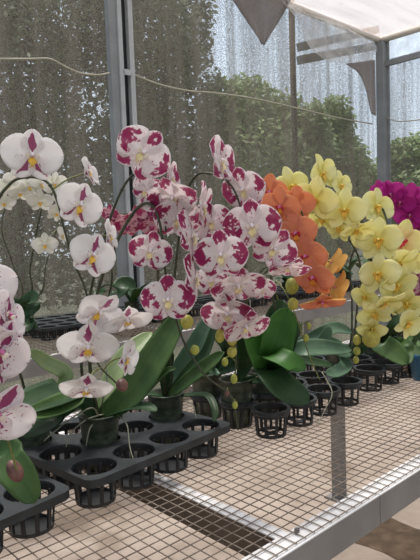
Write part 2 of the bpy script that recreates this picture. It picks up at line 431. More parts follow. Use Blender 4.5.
kit('spot', 'spot', 'spot_back', 'spot_sepal', 'spot_back', 'lip_white', 'lip_cream', 'lip_yellow', 'column_white', 0.64, 0.43, 0.38, 'cream and yellow lip')
kit('small', 'small_white', 'small_white', 'small_white', 'small_white', 'lip_white', 'lip_yellow', 'lip_yellow', 'column_white', 0.52, 0.42, 0.30, 'yellow-tinged lip')
kit('orange', 'orange', 'orange_back', 'orange', 'orange_back', 'lip_red', 'lip_orange', 'lip_red', 'column_pink', 0.58, 0.44, 0.38, 'red lip')
kit('yellow', 'yellow', 'yellow_back', 'yellow', 'yellow_back', 'lip_yellow', 'lip_yellow', 'lip_orange', 'column_yellow', 0.56, 0.46, 0.32, 'orange-yellow lip')
kit('cream', 'cream', 'yellow_back', 'cream', 'yellow_back', 'lip_red', 'lip_red', 'lip_red', 'column_white', 0.54, 0.44, 0.34, 'red lip')
kit('magenta', 'magenta', 'magenta', 'magenta', 'magenta', 'lip_magenta', 'lip_magenta', 'lip_yellow', 'column_pink', 0.58, 0.42, 0.36, 'dark magenta lip')
kit('pink', 'pink', 'pink', 'pink', 'pink', 'lip_magenta', 'lip_magenta', 'lip_yellow', 'column_pink', 0.54, 0.42, 0.34, 'magenta lip')

def facing(P, yw, pt, rl):
    d = (CAM-P).normalized(); r = (Rt - d*Rt.dot(d)).normalized(); u = d.cross(r)
    B = Matrix((r, u, d)).transposed()
    return B @ Matrix.Rotation(math.radians(yw), 3, 'Y') @ Matrix.Rotation(math.radians(-pt), 3, 'X') @ Matrix.Rotation(math.radians(rl), 3, 'Z')

class Plant:
    """one potted orchid: everything that would be carried away with the pot"""
    def __init__(s, label, base, kind, group=None, name='potted_orchid', cat='orchid'):
        s.o = Vector(base); s.kind = kind; s.sp = []
        s.root = thing(name, label, cat, s.o, 0, group)
    def loc(s, p): return Vector(p)-s.o
    def pot(s, r=0.0455, h=0.122):
        b = MB(); b.lathe([(0.0, 0.0), (r*0.8, 0.0), (r*0.87, h*0.5), (r, h), (r*1.06, h), (r*1.06, h+0.003), (r*0.96, h+0.003), (r*0.94, h-0.006), (r*0.76, 0.006), (0, 0.006)], 24)
        b.build('pot', M['pot'], s.root)
        c = MB(); rr = random.Random(int(s.o.x*1000)); c.lathe([(0.0, h-0.022), (r*0.9, h-0.024), (r*0.82, h*0.5), (r*0.76, 0.008), (0, 0.008)], 20)
        for _ in range(26):
            a = rr.uniform(0, 6.28); q = r*0.85*math.sqrt(rr.random())
            c.ball((q*math.cos(a), q*math.sin(a), h-0.02), (rr.uniform(.004, .010), rr.uniform(.003, .007), rr.uniform(.003, .006)), 6, 4, Vector((rr.uniform(-1, 1), rr.uniform(-1, 1), .5)))
        c.build('potting_bark', M['bark'], s.root, smooth=False)
        s.crown = s.o+Vector((0, 0, h-0.01))
        return s
    def spike(s, pts, r=0.0026, mat='stem', tip=0.5, name='flower_spike'):
        r *= 1.25
        P = spline(pts, 8); n = len(P)
        rad = [r*(1-(1-tip)*i/(n-1)) for i in range(n)]
        b = MB(); b.tube([s.loc(p) for p in P], rad, 8)
        for i in range(6, n-1, 11):
            b.ball(s.loc(P[i]), (rad[i]*1.45, rad[i]*1.45, rad[i]*1.7), 8, 5, (P[i+1]-P[i]).normalized())
        b.build(name, M[mat], s.root); s.sp += P
        return P
    def stake(s, pts, r=0.0014):
        b = MB(); b.tube([s.loc(p) for p in pts], r, 6); b.build('stake', M['stake'], s.root)
    def root_(s, pts, r=0.0022, mat='root'):
        P = spline(pts, 6); b = MB(); b.tube([s.loc(p) for p in P], [r*(1-0.4*i/len(P)) for i in range(len(P))], 7); b.build('aerial_root', M[mat], s.root)
    def leaf(s, pts, w, mat='leaf', hint=None, fold=0.25, tipq=0.5):
        """strap leaf along pts; hint = direction its upper face looks"""
        P = spline([s.loc(p) for p in pts], 6); n = len(P); nu = 9; G = []
        hint = Vector(hint) if hint is not None else Vector((-0.25, -0.3, 1.0))
        for j, p in enumerate(P):
            t = (P[min(j+1, n-1)]-P[max(j-1, 0)]).normalized()
            side = t.cross(hint); side.normalize(); nn = side.cross(t).normalized()
            v = j/(n-1); ww = w/2*(0.42+0.58*min(1, v/0.35)**0.8)*(max(0.0, 1-max(0, (v-0.55)/0.45)**2.2))**tipq
            ww = max(ww, 0.0008)
            for i in range(nu):
                u = -1+2*i/(nu-1)
                G.append(p+side*(ww*u*(1-0.12*fold*abs(u)))+nn*(fold*ww*(u*u)))
        b = MB(); b.shell(G, nu, n, 0.0013, 0, 0)
        return b.build('leaf', M[mat], s.root)
    def pedicel(s, P, back):
        if not s.sp: return
        q = min(s.sp, key=lambda p: (p-P).length)
        if (q-P).length > 0.14: return
        b = MB(); md = q.lerp(back, 0.5)+(back-P).normalized()*0.004+Vector((0, 0, 0.004))
        b.tube([s.loc(p) for p in spline([q, md, back], 5)], 0.0016, 6); b.build('pedicel', M['stem_green'], s.root)
    def flower(s, x, y, t, wpx, yw=0, pt=0, rl=0, var=None, kind=None):
        if s.kind in ('yellow', 'orange', 'magenta'): yw += rnd.uniform(-16, 16); pt += rnd.uniform(-14, 10); rl += rnd.uniform(-14, 14)
        if s.kind == 'yellow': wpx *= 0.92
        kind = kind or s.kind; P = at(x, y, t); W = wpx*t/FPX
        var = rnd.choice((0, 0, 1, 2)) if var is None else var
        k = FK[(kind, var)]; R = facing(P, yw, pt, rl)
        f = new_obj('flower', k['col'], s.root)
        f.matrix_parent_inverse = Matrix.Identity(4)
        f.matrix_basis = Matrix.Translation(s.loc(P)) @ R.to_4x4() @ Matrix.Diagonal((W, W, W, 1))
        for nm in ('petal0', 'petal1', 'sepal0', 'sepal1', 'sepal2', 'lip'):
            c = new_obj(nm.rstrip('012'), k[nm], f)
            if nm == 'lip': c['label'] = FK[kind]; c.scale = (0.85,)*3
            elif nm[0] == 'p': c.rotation_euler = (0, 0, math.radians(rnd.uniform(-5, 5)))
        s.pedicel(P, P+R @ Vector((0, 0, -0.05*W)))
        return f
    def bud(s, x, y, t, wpx, hpx, mat='bud_green', tilt=(0, 0, 1)):
        P = at(x, y, t); k = t/FPX; ax = (Rt*tilt[0]+Up*tilt[2]).normalized() if True else None
        b = MB(); b.ball((0, 0, 0), (wpx*k/2, wpx*k/2, hpx*k/2), 10, 8, ax); b.build('bud', M[mat], s.root, loc=s.loc(P))
        s.pedicel(P, P+ax*(hpx*k*0.4))

# ---------------------------------------------------------------- setting
Zb = 0.72                      # bench wire height
YW, XW, ZC = 3.60, 6.17, 3.42  # back net wall, end net wall, eaves

b = MB(); b.box((-2.05, -2.55, -0.2), (XW+0.05, YW+0.05, 0.0)); structure(b.build('floor', M['floor'], smooth=False))
b = MB(); b.box((-14, -12, -0.3), (40, 40, -0.02)); structure(b.build('ground', M['grass'], smooth=False))

def net_wall(name, p0, p1, z0, z1, amp, nseg):
    """hung net: a sheet in shallow vertical folds"""
    p0, p1 = Vector(p0), Vector(p1); d = (p1-p0); n = Vector((-d.y, d.x, 0)).normalized(); G = []
    rr = random.Random(len(name)); ph = [rr.uniform(0, 6.28) for _ in range(4)]
    nz = 6
    for j in range(nz):
        z = z0+(z1-z0)*j/(nz-1)
        for i in range(nseg):
            s = i/(nseg-1)*d.length
            off = amp*(math.sin(s*9+ph[0])+0.6*math.sin(s*17+ph[1])+0.5*math.sin(s*31+ph[2]))*(0.4+0.6*(1-abs(2*j/(nz-1)-1)))
            q = p0+d*(i/(nseg-1))+n*off; G.append((q.x, q.y, z))
    V = G; F = [(j*nseg+i, j*nseg+i+1, (j+1)*nseg+i+1, (j+1)*nseg+i) for j in range(nz-1) for i in range(nseg-1)]
    b = MB(); b.add(V, F); return structure(b.build(name, M['net']))
net_wall('wall_back', (-2.0, YW, 0), (XW, YW, 0), 0.0, ZC-0.0, 0.010, 240)
net_wall('wall_right', (XW, YW, 0), (XW, -2.5, 0), 0.0, ZC-0.22, 0.010, 160)

net_wall('wall_left', (-2.0, -2.5, 0), (-2.0, YW, 0), 0.0, ZC, 0.010, 120)
net_wall('wall_front', (XW, -2.5, 0), (-2.0, -2.5, 0), 0.0, ZC, 0.010, 120)
b = MB(); nx, ny = 40, 30; G = []
for j in range(ny):
    for i in range(nx):
        x = -2+(XW+2.05)*i/(nx-1); y = -2.5+(YW+2.55)*j/(ny-1)
        G.append((x, y, ZC+0.05+0.012*math.sin(x*3.1+y)+0.01*math.sin(y*5)))
b.shell(G, nx, ny, 0.002); structure(b.build('ceiling', M['film']))

# eaves beams, corner post, door posts
b = MB(); b.tube([(-2, YW-0.05, ZC), (XW, YW-0.05, ZC)], 0.035, 12); structure(b.build('trim_1', M['white_pipe']))
b = MB(); b.tube([(XW-0.05, YW, ZC), (XW-0.05, -2.5, ZC)], 0.035, 12); structure(b.build('trim_2', M['white_pipe']))
b = MB(); b.box((XW-0.11, YW-0.12, 0), (XW-0.02, YW-0.03, ZC-0.02)); b.box((XW-0.03, YW-0.15, 0), (XW-0.015, YW-0.03, ZC-0.02)); structure(b.build('trim_3', M['post'], smooth=False))
xa, xb_ = on_y(106.5, 20, YW-0.04).x, on_y(129.0, 20, YW-0.04).x
w = (xb_-xa)/22.5
def vbar(nm, x0, x1, mat, y0=YW-0.07, y1=YW-0.02):
    b = MB(); b.box((x0, y0, 0), (x1, y1, ZC-0.02)); structure(b.build(nm, M[mat], smooth=False))
vbar('trim_4', xa, xa+w*7.5, 'post'); vbar('trim_5', xa+w*7.5, xa+w*11.5, 'post_light', YW-0.085)
vbar('trim_6', xa+w*11.5, xa+w*18, 'gap_fill', YW-0.045); vbar('trim_7', xa+w*18, xa+w*22.5, 'post_light', YW-0.085)
z70 = on_y(121, 71, YW-0.09).z
b = MB(); b.box((xa+w*11, YW-0.095, z70-0.02), (xa+w*19, YW-0.085, z70+0.02))
for sx in (11.7, 18.6): b.tube([(xa+w*sx, YW-0.10, z70), (xa+w*sx, YW-0.094, z70)], 0.008, 8)
tag(b.build('door_latch', M['post_light'], smooth=False), 'small pale metal latch plate bridging the two door jamb strips', 'latch')
# rails on the end wall under the eaves (seen through gap between film and net)
zr = on_x(400, 60, XW-0.04).z
b = MB(); b.box((XW-0.06, -2.5, zr-0.03), (XW-0.02, YW-0.12, zr+0.03)); structure(b.build('trim_8', M['post'], smooth=False))
for i, yy in enumerate((2.95, 1.9)):
    b = MB(); b.box((XW-0.06, yy-0.05, zr+0.03), (XW-0.03, yy+0.05, ZC-0.03)); structure(b.build('trim_%d' % (9+i), M['post'], smooth=False))

# wires strung along both walls
P = [on_y(x, y, YW-0.06) for x, y in [(-30, 60), (0, 59), (30, 59), (50, 59), (64, 66), (80, 73), (98, 75), (110, 73)]]
b = MB(); b.tube(spline(P, 5), 0.0065, 6); tag(b.build('wire', M['cable']), 'pale slack wire strung across the net left of the door post', 'wire')
P = [on_y(x, y, YW-0.06) for x, y in [(128, 71), (142, 78), (165, 86), (190, 91), (215, 93), (245, 97), (275, 103), (305, 110), (335, 117), (350, 120), (372, 124)]]
b = MB(); b.tube(spline(P, 5), 0.0065, 6); tag(b.build('wire', M['cable']), 'long pale slack wire strung across the net between the two posts', 'wire')
P = [on_x(x, y, XW-0.07) for x, y in [(386, 117), (396, 121), (408, 121), (425, 119)]]
b = MB(); b.tube(spline(P, 5), 0.006, 6); tag(b.build('wire', M['cable']), 'short sagging wire on the end net right of the corner post', 'wire')

# torn flaps under the eaves
def flap(name, pix, Y, mat, label, cat, th=0.004, div=8, amp=0.03):
    """pix: two polylines (left edge, right edge) hung from the eaves"""
    L, R_ = pix; A = spline([on_y(x, y, Y) for x, y in L], 5); B_ = spline([on_y(x, y, Y) for x, y in R_], 5)
    n = min(len(A), len(B_)); A, B_ = A[:n], B_[:n]; G = []
    for j in range(n):
        for i in range(div):
            s = i/(div-1); p = A[j].lerp(B_[j], s)
            G.append(p+Vector((0, -amp*(0.5+0.5*math.sin(s*9+j*0.35)), 0)))
    b = MB(); b.shell(G, div, n, th); return tag(b.build(name, M[mat]), label, cat)
flap('net_flap', ([(226, -6), (240, 16), (261, 44)], [(292, -6), (283, 14), (263, 46)]), YW-0.10, 'net_flap', 'dark brown triangle of net folded down from the eaves', 'net flap')
flap('plastic_curtain', ([(276, 0), (291, 18), (302, 36), (314, 52), (332, 64), (372, 63)], [(283, 0), (302, 11), (318, 18), (335, 25), (352, 32), (374, 41)]), YW-0.09, 'sheet', 'clear plastic curtain gathered under the eaves beside the corner post', 'curtain', 0.002, 10, 0.05)
flap('net_flap', ([(345, 64), (358, 74), (366, 92), (371, 114)], [(374, 60), (375, 74), (375, 92), (375, 116)]), YW-0.14, 'net_flap', 'dark pointed strip of net hanging against the corner post', 'net flap', 0.004, 6, 0.01)
# rafters of the lean-to outside the back wall
for (a, c, lab) in [((300, 47), (376, 30), 'upper grey rafter of the lean-to outside the back net'), ((300, 60), (376, 46), 'lower grey rafter of the lean-to outside the back net')]:
    p, q = on_y(a[0], a[1], YW+0.25), on_y(c[0], c[1], YW+0.25)
    b = MB(); b.tube([p, q], 0.06, 4); tag(b.build('rafter', M['post'], smooth=False), lab, 'rafter', 'lean-to rafters')
# clear strip above the end net
G = []
for j in range(4):
    for i in range(30): G.append((XW-0.012+0.006*math.sin(i*1.3), YW-0.10-5.6*i/29, zr+0.0+(ZC-zr+0.02)*j/3))
b = MB(); b.shell(G, 30, 4, 0.002); tag(b.build('plastic_strip', M['sheet']), 'clear plastic strip between the end net rail and the roof film', 'plastic strip')
# thin dark pole outside the net
p = on_y(294, 110, YW+0.6)
b = MB(); b.tube([(p.x, p.y, 0), (p.x, p.y, 4.2)], 0.035, 8); tag(b.build('pole', M['trunk']), 'thin dark upright pole outside the back net before the sky', 'pole')

# ---------------------------------------------------------------- benches
def bench(label, x0, x1, y0, y1, cross, legs, cell=0.0250, wr=0.0008, face=0.062, fl=0.043):
    t = thing('plant_bench', label, 'bench', ((x0+x1)/2, (y0+y1)/2, 0)); ox, oy = t.location.x, t.location.y
    L = lambda p: (p[0]-ox, p[1]-oy, p[2])
    b = MB()
    n = int((x1-x0)/cell)
    for i in range(n+1):
        x = x0+i*cell; b.box(L((x-wr, y0+0.004, Zb-wr)), L((x+wr, y1, Zb+wr)))
    for j in range(int((y1-y0)/cell)+1):
        y = y0+0.006+j*cell; b.box(L((x0, y-wr, Zb+wr*0.6)), L((x1, y+wr, Zb+wr*2.6)))
    b.build('wire_mesh_top', M['wire'], t, smooth=False)
    def rail(nm, a, c, web_at, along):
        # channel: top flange plus a web on its near side
        b = MB(); z = Zb-0.0025
        b.box(L((a[0], a[1], z-0.0025)), L((c[0], c[1], z)), 1)
        if along == 'x': b.box(L((a[0], web_at, z-face)), L((c[0], web_at+0.003, z-0.0025)), 0); b.box(L((a[0], web_at+0.003, z-face)), L((c[0], web_at+0.02, z-face+0.003)), 0)
        else: b.box(L((web_at, a[1], z-face)), L((web_at+0.003, c[1], z-0.0025)), 0); b.box(L((web_at+0.003, a[1], z-face)), L((web_at+0.018, c[1], z-face+0.003)), 0)
        return b.build(nm, [M['steel'] if along == 'x' else M['shaded_web'], M['lit_flange']], t, smooth=False)
    js = 0.983 if y0 < 1 else 2.6
    rail('front_rail', (x0, y0), (js-0.001, y0+fl), y0, 'x'); rail('front_rail', (js+0.001, y0), (x1, y0+fl), y0, 'x')
    rail('back_rail', (x0, y1-fl), (x1, y1), y1-0.003, 'x')
    for cx_ in cross: rail('cross_rail', (cx_, y0+fl), (cx_+0.03, y1-fl), cx_, 'y')
    for lx, ly in legs:
        b = MB(); s = 0.024
        b.box(L((lx-s, ly-s, 0.006)), L((lx+s, ly+s, Zb-0.012))); b.box(L((lx-0.05, ly-0.05, 0.0)), L((lx+0.05, ly+0.05, 0.006))); b.box(L((lx-s-0.01, ly-s-0.01, Zb-0.012)), L((lx+s+0.01, ly+s+0.01, Zb-0.004)))
        b.build('leg', M['steel'], t, smooth=False)
    return t
near = bench('long grey steel bench with wire mesh top carrying the big flowers', -0.6, 4.4, 0.583, 1.545, (-0.55, 0.717, 2.125, 3.4), ((-0.5, 1.505), (-0.5, 0.625), (2.18, 1.505), (2.14, 0.625), (4.2, 1.505), (4.2, 0.625)))
bb = MB(); q = on_z(297, 533, Zb)
bb.tube([(q.x, q.y, Zb+0.002), (q.x, q.y, Zb+0.008)], 0.005, 6); bb.build('bolt', M['bolt'], near, smooth=False).location = (-near.location.x, -near.location.y, 0)
far = bench('far grey steel bench below the back net beyond the aisle', -0.6, 5.6, 2.43, 3.42, (0.2, 2.0, 3.8), ((0.2, 2.9), (2.0, 2.9), (3.8, 2.9)), cell=0.04, wr=0.0018, face=0.085)

# ---------------------------------------------------------------- cell trays
TRAY_H = 0.07
def basket_mesh(mat, bars=10, solid=True):
    b = MB(); n = 24; ro, ri, h = 0.0435, 0.0405, TRAY_H-0.006
    b.lathe([(0.046, h), (0.046, h-0.012), (0.043, h-0.012), (0.043, h)], n)                 # collar below the deck
    b.lathe([(ro-.004, 0.0), (ro-.004, 0.007), (ri-.006, 0.007), (ri-.006, 0.0), (ro-.004, 0.0)], n)     # foot ring
    for k in range(bars):
        a = 2*math.pi*k/bars; c, s = math.cos(a), math.sin(a); hw = 0.0035
        for r0, r1 in ((ri-0.005, ro-0.004),):
            A = [(c*r-s*w_, s*r+c*w_, z) for z, dr in ((0.004, 0.0), (h-0.006, 0.0045)) for r, w_ in ((r0+dr, -hw), (r1+dr, -hw), (r1+dr, hw), (r0+dr, hw))]
            b.add(A, [(0,1,2,3)[::-1], (4,5,6,7), (0,1,5,4), (1,2,6,5), (2,3,7,6), (3,0,4,7)])
    rb = 0.035 if solid else 0.012
    b.lathe([(rb, 0.001), (rb, 0.004), (0, 0.004)], n); b.lathe([(0, 0.001), (rb, 0.001)], n)
    for a in (0, math.pi/2):
        c, s = math.cos(a), math.sin(a); r, hw = 0.036, 0.004
        A = [(c*x-s*y, s*x+c*y, z) for z in (0.001, 0.004) for x, y in ((-r, -hw), (r, -hw), (r, hw), (-r, hw))]
        b.add(A, [(3,2,1,0), (4,5,6,7), (0,1,5,4), (1,2,6,5), (2,3,7,6), (3,0,4,7)])
    return b.mesh('basket', [mat], False)
def ring_deck_mesh(nx, ny, px, py, mat):
    b = MB(); z = TRAY_H; n = 28
    for i in range(nx):
        for j in range(ny):
            b.lathe([(0.0435, z-0.012), (0.0435, z), (0.0515, z), (0.0515, z-0.009), (0.048, z-0.012), (0.0435, z-0.012)], n, (i*px, j*py, 0))
            if i < nx-1: b.box((i*px+0.050, j*py-0.014, z-0.010), ((i+1)*px-0.050, j*py+0.014, z-0.0015))
            if j < ny-1: b.box((i*px-0.014, j*py+0.050, z-0.010), (i*px+0.014, (j+1)*py-0.050, z-0.0015))
    return b.mesh('deck', [mat], False)
def deck_mesh(nx, ny, px, py, mat):
    b = MB(); n = 32; r = 0.0445; z = TRAY_H; mg = 0.002; R = 0.024
    X0, X1, Y0, Y1 = -px/2-mg, (nx-0.5)*px+mg, -py/2-mg, (ny-0.5)*py+mg
    def rim(cx_, cy_, a, bx):
        c, s = math.cos(a), math.sin(a); x0, x1, y0, y1 = bx
        t = min((x1-cx_)/c if c > 1e-9 else (x0-cx_)/c if c < -1e-9 else 9, (y1-cy_)/s if s > 1e-9 else (y0-cy_)/s if s < -1e-9 else 9)
        x, y = cx_+c*t, cy_+s*t
        for ex, ey, qx, qy in ((X0, Y0, 1, 1), (X1, Y0, -1, 1), (X0, Y1, 1, -1), (X1, Y1, -1, -1)):
            kx, ky = ex+qx*R, ey+qy*R
            if (x-kx)*qx < 0 and (y-ky)*qy < 0:
                d = math.hypot(x-kx, y-ky)
                if d > 1e-9: x, y = kx+(x-kx)*R/d, ky+(y-ky)*R/d
        return x, y
    for i in range(nx):
        for j in range(ny):
            cx_, cy_ = i*px, j*py
            bx = (X0 if i == 0 else cx_-px/2, X1 if i == nx-1 else cx_+px/2, Y0 if j == 0 else cy_-py/2, Y1 if j == ny-1 else cy_+py/2)
            base = [2*math.pi*(k+0.5)/n for k in range(n)]
            crn = [math.atan2(y-cy_, x-cx_) % (2*math.pi) for x in bx[:2] for y in bx[2:]]
            al = sorted(base+crn); m_ = len(al)
            outer = [rim(cx_, cy_, a, bx) for a in al]
            V = [(cx_+r*math.cos(a), cy_+r*math.sin(a), z-0.010) for a in al] + [(cx_+r*math.cos(a), cy_+r*math.sin(a), z-0.0015) for a in al] + [(cx_+(r+0.0015)*math.cos(a), cy_+(r+0.0015)*math.sin(a), z) for a in al] + [(x, y, z) for x, y in outer] + [(x, y, z-0.004) for x, y in outer]
            F = [(q*m_+k, (q)*m_+(k+1) % m_, (q+1)*m_+(k+1) % m_, (q+1)*m_+k) for q in range(3) for k in range(m_)]
            F += [(4*m_+k, 4*m_+(k+1) % m_, (k+1) % m_, k) for k in range(m_)]
            # outer skirt
            O = []
            for k in range(m_):
                k2 = (k+1) % m_; (xa_, ya_), (xb2, yb2) = outer[k], outer[k2]
                mx, my = (xa_+xb2)/2, (ya_+yb2)/2
                ins = (i > 0 and abs(mx-bx[0]) < 1e-6) or (i < nx-1 and abs(mx-bx[1]) < 1e-6) or (j > 0 and abs(my-bx[2]) < 1e-6) or (j < ny-1 and abs(my-bx[3]) < 1e-6)
                if not ins: O.append((k, k2))
            b.add(V, F)
            for k, k2 in O:
                (xa_, ya_), (xb2, yb2) = outer[k], outer[k2]
                gx = lambda x, y: (x+(x-cx_)*0.0, y)
                b.add([(xa_, ya_, z), (xb2, yb2, z), (xb2, yb2, z-0.016), (xa_, ya_, z-0.016), (cx_+(xa_-cx_)*0.965, cy_+(ya_-cy_)*0.965, z-0.016), (cx_+(xb2-cx_)*0.965, cy_+(yb2-cy_)*0.965, z-0.016)],
                      [(0, 3, 2, 1), (3, 4, 5, 2)])
    return b.mesh('deck', [mat], False)
MB_BASKET = basket_mesh(M['black_basket']); MB_OPEN = basket_mesh(M['black_basket'], 9, False); DECKS = {}
class Tray:
    def __init__(s, label, x, y, rz, nx=4, ny=3, px=0.103, py=0.118, z=Zb+0.003, mat='black', group='black cell trays on the near bench', ring=False):
        s.t = thing('cell_tray', label, 'tray', (x, y, z), math.radians(rz), group); s.p = (px, py); s.mx = Matrix.Translation((x, y, z)) @ Matrix.Rotation(math.radians(rz), 4, 'Z')
        key = (nx, ny, px, py, mat, ring)
        if key not in DECKS: DECKS[key] = (ring_deck_mesh if ring else deck_mesh)(nx, ny, px, py, M[mat])
        new_obj('deck', DECKS[key], s.t)
        for i in range(nx):
            for j in range(ny): new_obj('basket', MB_OPEN if ring else MB_BASKET, s.t, (i*px, j*py, 0))
    def hole(s, i, j): return s.mx @ Vector((i*s.p[0], j*s.p[1], 0.0045))
T1 = Tray('black cell tray at the left edge with a green leaf drooping over it', 0.130, 0.930, 7.0)
T2 = Tray('black cell tray in the foreground under the white and spotted orchids', 0.578, 0.978, 4.5)
T3 = Tray('black cell tray in mid bench under the leafy bright green plant', 1.095, 0.962, 1.5, px=0.118, ring=True)
T4 = Tray('black cell tray under the yellow orchids on the right', 1.632, 1.000, 0.0, px=0.112, ring=True)
T5 = Tray('black cell tray at the right edge behind the blue pot', 2.115, 1.00, 0.0, px=0.112, ring=True)

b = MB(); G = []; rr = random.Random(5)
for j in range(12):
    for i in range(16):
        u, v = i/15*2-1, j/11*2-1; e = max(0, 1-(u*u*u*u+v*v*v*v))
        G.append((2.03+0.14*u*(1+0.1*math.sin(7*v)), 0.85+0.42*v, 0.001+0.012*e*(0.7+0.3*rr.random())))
b.shell(G, 16, 12, 0.0005); o = tag(b.build('shade_patch', M['floor_shade']), 'dark patch painting the bench shadow on the floor below the bench front at lower right', 'painted shadow'); o['kind'] = 'stuff'  # added dark sheet, its colour paints the cross rail's shadow on the floor
# ---------------------------------------------------------------- orchids on the near bench
pull = (-0.55, -0.6, 0.55)      # upper faces of leaves tipped towards the aisle

# white orchid with maroon-striped sepals, arching in from the left
A = Plant('white orchid with maroon-centred flowers arching over big leaves on the left', T2.hole(0, 2), 'white'); A.pot()
A.spike([A.crown, at(22, 380, 1.26), at(-6, 290, 1.16), at(-6, 215, 1.08), at(10, 184, 1.04), at(30, 177, 1.02), at(47, 182, 1.0), at(57, 200, 1.0), at(64, 228, 1.0), at(74, 262, 1.01), at(86, 292, 1.03), at(91, 330, 1.04), at(97, 362, 1.05), at(116, 383, 1.06)])
A.flower(32, 156, 0.98, 62, 8, 8, -6, 0)
A.flower(79, 205, 0.97, 54, 30, 0, -24, 0)
A.flower(92, 255, 0.98, 53, 28, 0, -22, 0)
A.flower(99, 311, 0.99, 55, 22, -34, -36, 1)
A.flower(88, 345, 0.99, 62, 2, -38, 0, 0)
A.flower(86, 387, 1.00, 54, 4, -58, 0, 0)
A.flower(127, 318, 1.02, 52, 30, -56, 20, 1)
A.flower(126, 357, 1.02, 44, 66, -10, -30, 1)
A.flower(88, 172, 1.02, 34, 70, 20, -40, 1)
A.flower(108, 235, 1.04, 40, 76, 10, -20, 1)
A.bud(122, 385, 1.04, 14, 12, 'bud_maroon', (1, 0, 0.6))
A.leaf([A.crown, at(70, 392, 1.24), at(42, 400, 1.16), at(10, 412, 1.10)], 0.085, 'leaf_dark', (-0.1, -0.5, 1))
A.leaf([A.crown, at(75, 398, 1.22), at(52, 408, 1.15), at(24, 416, 1.09)], 0.05, 'leaf', pull)
A.leaf([A.crown, at(66, 379, 1.28), at(47, 363, 1.25), at(29, 350, 1.22)], 0.034, 'leaf_pale', pull)
A.leaf([A.crown, at(52, 420, 1.2), at(34, 432, 1.14), at(16, 436, 1.10)], 0.055, 'leaf_dark', (-0.2, -0.3, 1))

# white orchid cut by the left edge
Bp = Plant('white orchid at the left edge with large purple-streaked flowers close by', T1.hole(1, 1), 'streak'); Bp.pot()
Bp.spike([Bp.crown, at(-40, 380, 0.92), at(-34, 300, 0.86), at(-16, 262, 0.82), at(-8, 300, 0.80), at(-8, 350, 0.79), at(-6, 400, 0.79)])
Bp.flower(-16, 290, 0.78, 74, 25, 0, 10, 0)
Bp.flower(6, 316, 0.78, 62, 66, 12, -30, 1)
Bp.flower(-2, 352, 0.76, 78, 35, -12, -20, 0)
Bp.flower(4, 352, 0.78, 60, 55, -20, -40, 1)
Bp.flower(-4, 412, 0.77, 84, 20, -38, -20, 1)
Bp.leaf([Bp.crown, at(-8, 452, 0.92), at(8, 462, 0.90), at(22, 480, 0.89), at(35, 503, 0.89)], 0.056, 'leaf', (-0.5, -0.7, 0.5))
Bp.bud(15, 471, 0.85, 16, 24, 'bud_maroon', (0.5, 0, -1))

# spotted orchid, middle left
C_ = Plant('maroon-spotted orchid in the clear pot at the front of the foreground tray', T2.hole(1, 1), 'spot'); C_.pot()
C_.spike([C_.crown, at(92, 385, 1.27), at(90, 350, 1.25), at(97, 295, 1.22), at(113, 250, 1.19), at(134, 212, 1.17), at(150, 204, 1.15), at(160, 224, 1.14), at(164, 262, 1.14), at(168, 290, 1.14)], 0.0036)
C_.spike([C_.crown, at(84, 385, 1.28), at(82, 345, 1.26), at(92, 285, 1.23), at(108, 225, 1.21), at(124, 186, 1.19), at(140, 171, 1.17), at(154, 178, 1.16), at(163, 205, 1.16), at(166, 232, 1.16)], 0.003)
C_.flower(143, 153, 1.10, 60, 4, 5, -42, 0)
C_.flower(149, 192, 1.16, 42, -35, 0, -60, 1)
C_.flower(150, 251, 1.10, 46, 5, -12, -12, 1)
C_.flower(168, 299, 1.09, 56, 0, -14, 2, 0)
C_.leaf([C_.crown, at(132, 392, 1.27), at(156, 356, 1.27), at(184, 309, 1.30)], 0.072, 'leaf', (-0.9, -0.55, 0.45))
C_.leaf([C_.crown, at(112, 380, 1.32), at(128, 354, 1.35), at(152, 332, 1.40)], 0.05, 'leaf_pale', (-0.8, -0.5, 0.3))
C_.leaf([C_.crown, at(128, 408, 1.26), at(144, 407, 1.24), at(157, 411, 1.22)], 0.032, 'leaf_dark', (-0.2, -0.3, 1))
C_.leaf([C_.crown, at(80, 402, 1.26), at(52, 416, 1.2), at(24, 438, 1.15)], 0.045, 'leaf_dark', pull)
C_.leaf([C_.crown, at(140, 396, 1.3), at(165, 372, 1.28), at(176, 368, 1.28)], 0.014, 'leaf', pull)
C_.root_([C_.crown, at(92, 408, 1.27), at(72, 418, 1.24), at(54, 432, 1.21), at(44, 441, 1.2)])
C_.root_([at(104, 414, 1.29), at(86, 420, 1.25), at(70, 434, 1.22), at(66, 447, 1.21)], 0.0018)
C_.root_([at(118, 415, 1.28), at(127, 425, 1.24), at(130, 448, 1.22), at(136, 466, 1.20)], 0.0016)
C_.root_([at(98, 420, 1.27), at(90, 428, 1.24), at(86, 446, 1.22)], 0.002)
C_.stake([C_.crown, at(107, 380, 1.28), at(104, 330, 1.27)])

# spotted orchid, middle: the big cluster
D_ = Plant('maroon-spotted orchid in the clear pot at the rear corner of the foreground tray', T2.hole(3, 1), 'spot'); D_.pot()
D_.spike([D_.crown, at(164, 360, 1.40), at(172, 300, 1.36), at(178, 245, 1.32), at(184, 200, 1.28), at(196, 176, 1.25), at(212, 174, 1.22), at(230, 184, 1.20), at(240, 205, 1.2), at(247, 232, 1.2)], 0.003)
D_.spike([D_.crown, at(172, 370, 1.42), at(160, 310, 1.36), at(158, 250, 1.32), at(162, 205, 1.27), at(170, 185, 1.24), at(178, 190, 1.21), at(184, 220, 1.2), at(190, 262, 1.2), at(176, 306, 1.18), at(178, 326, 1.17), at(188, 350, 1.17), at(205, 375, 1.17), at(222, 388, 1.17), at(229, 394, 1.17), at(234, 404, 1.17), at(238, 430, 1.17)], 0.0028)
D_.flower(173, 196, 1.14, 54, -15, -38, 12, 1)
D_.flower(178, 218, 1.16, 52, 8, -22, -10, 0)
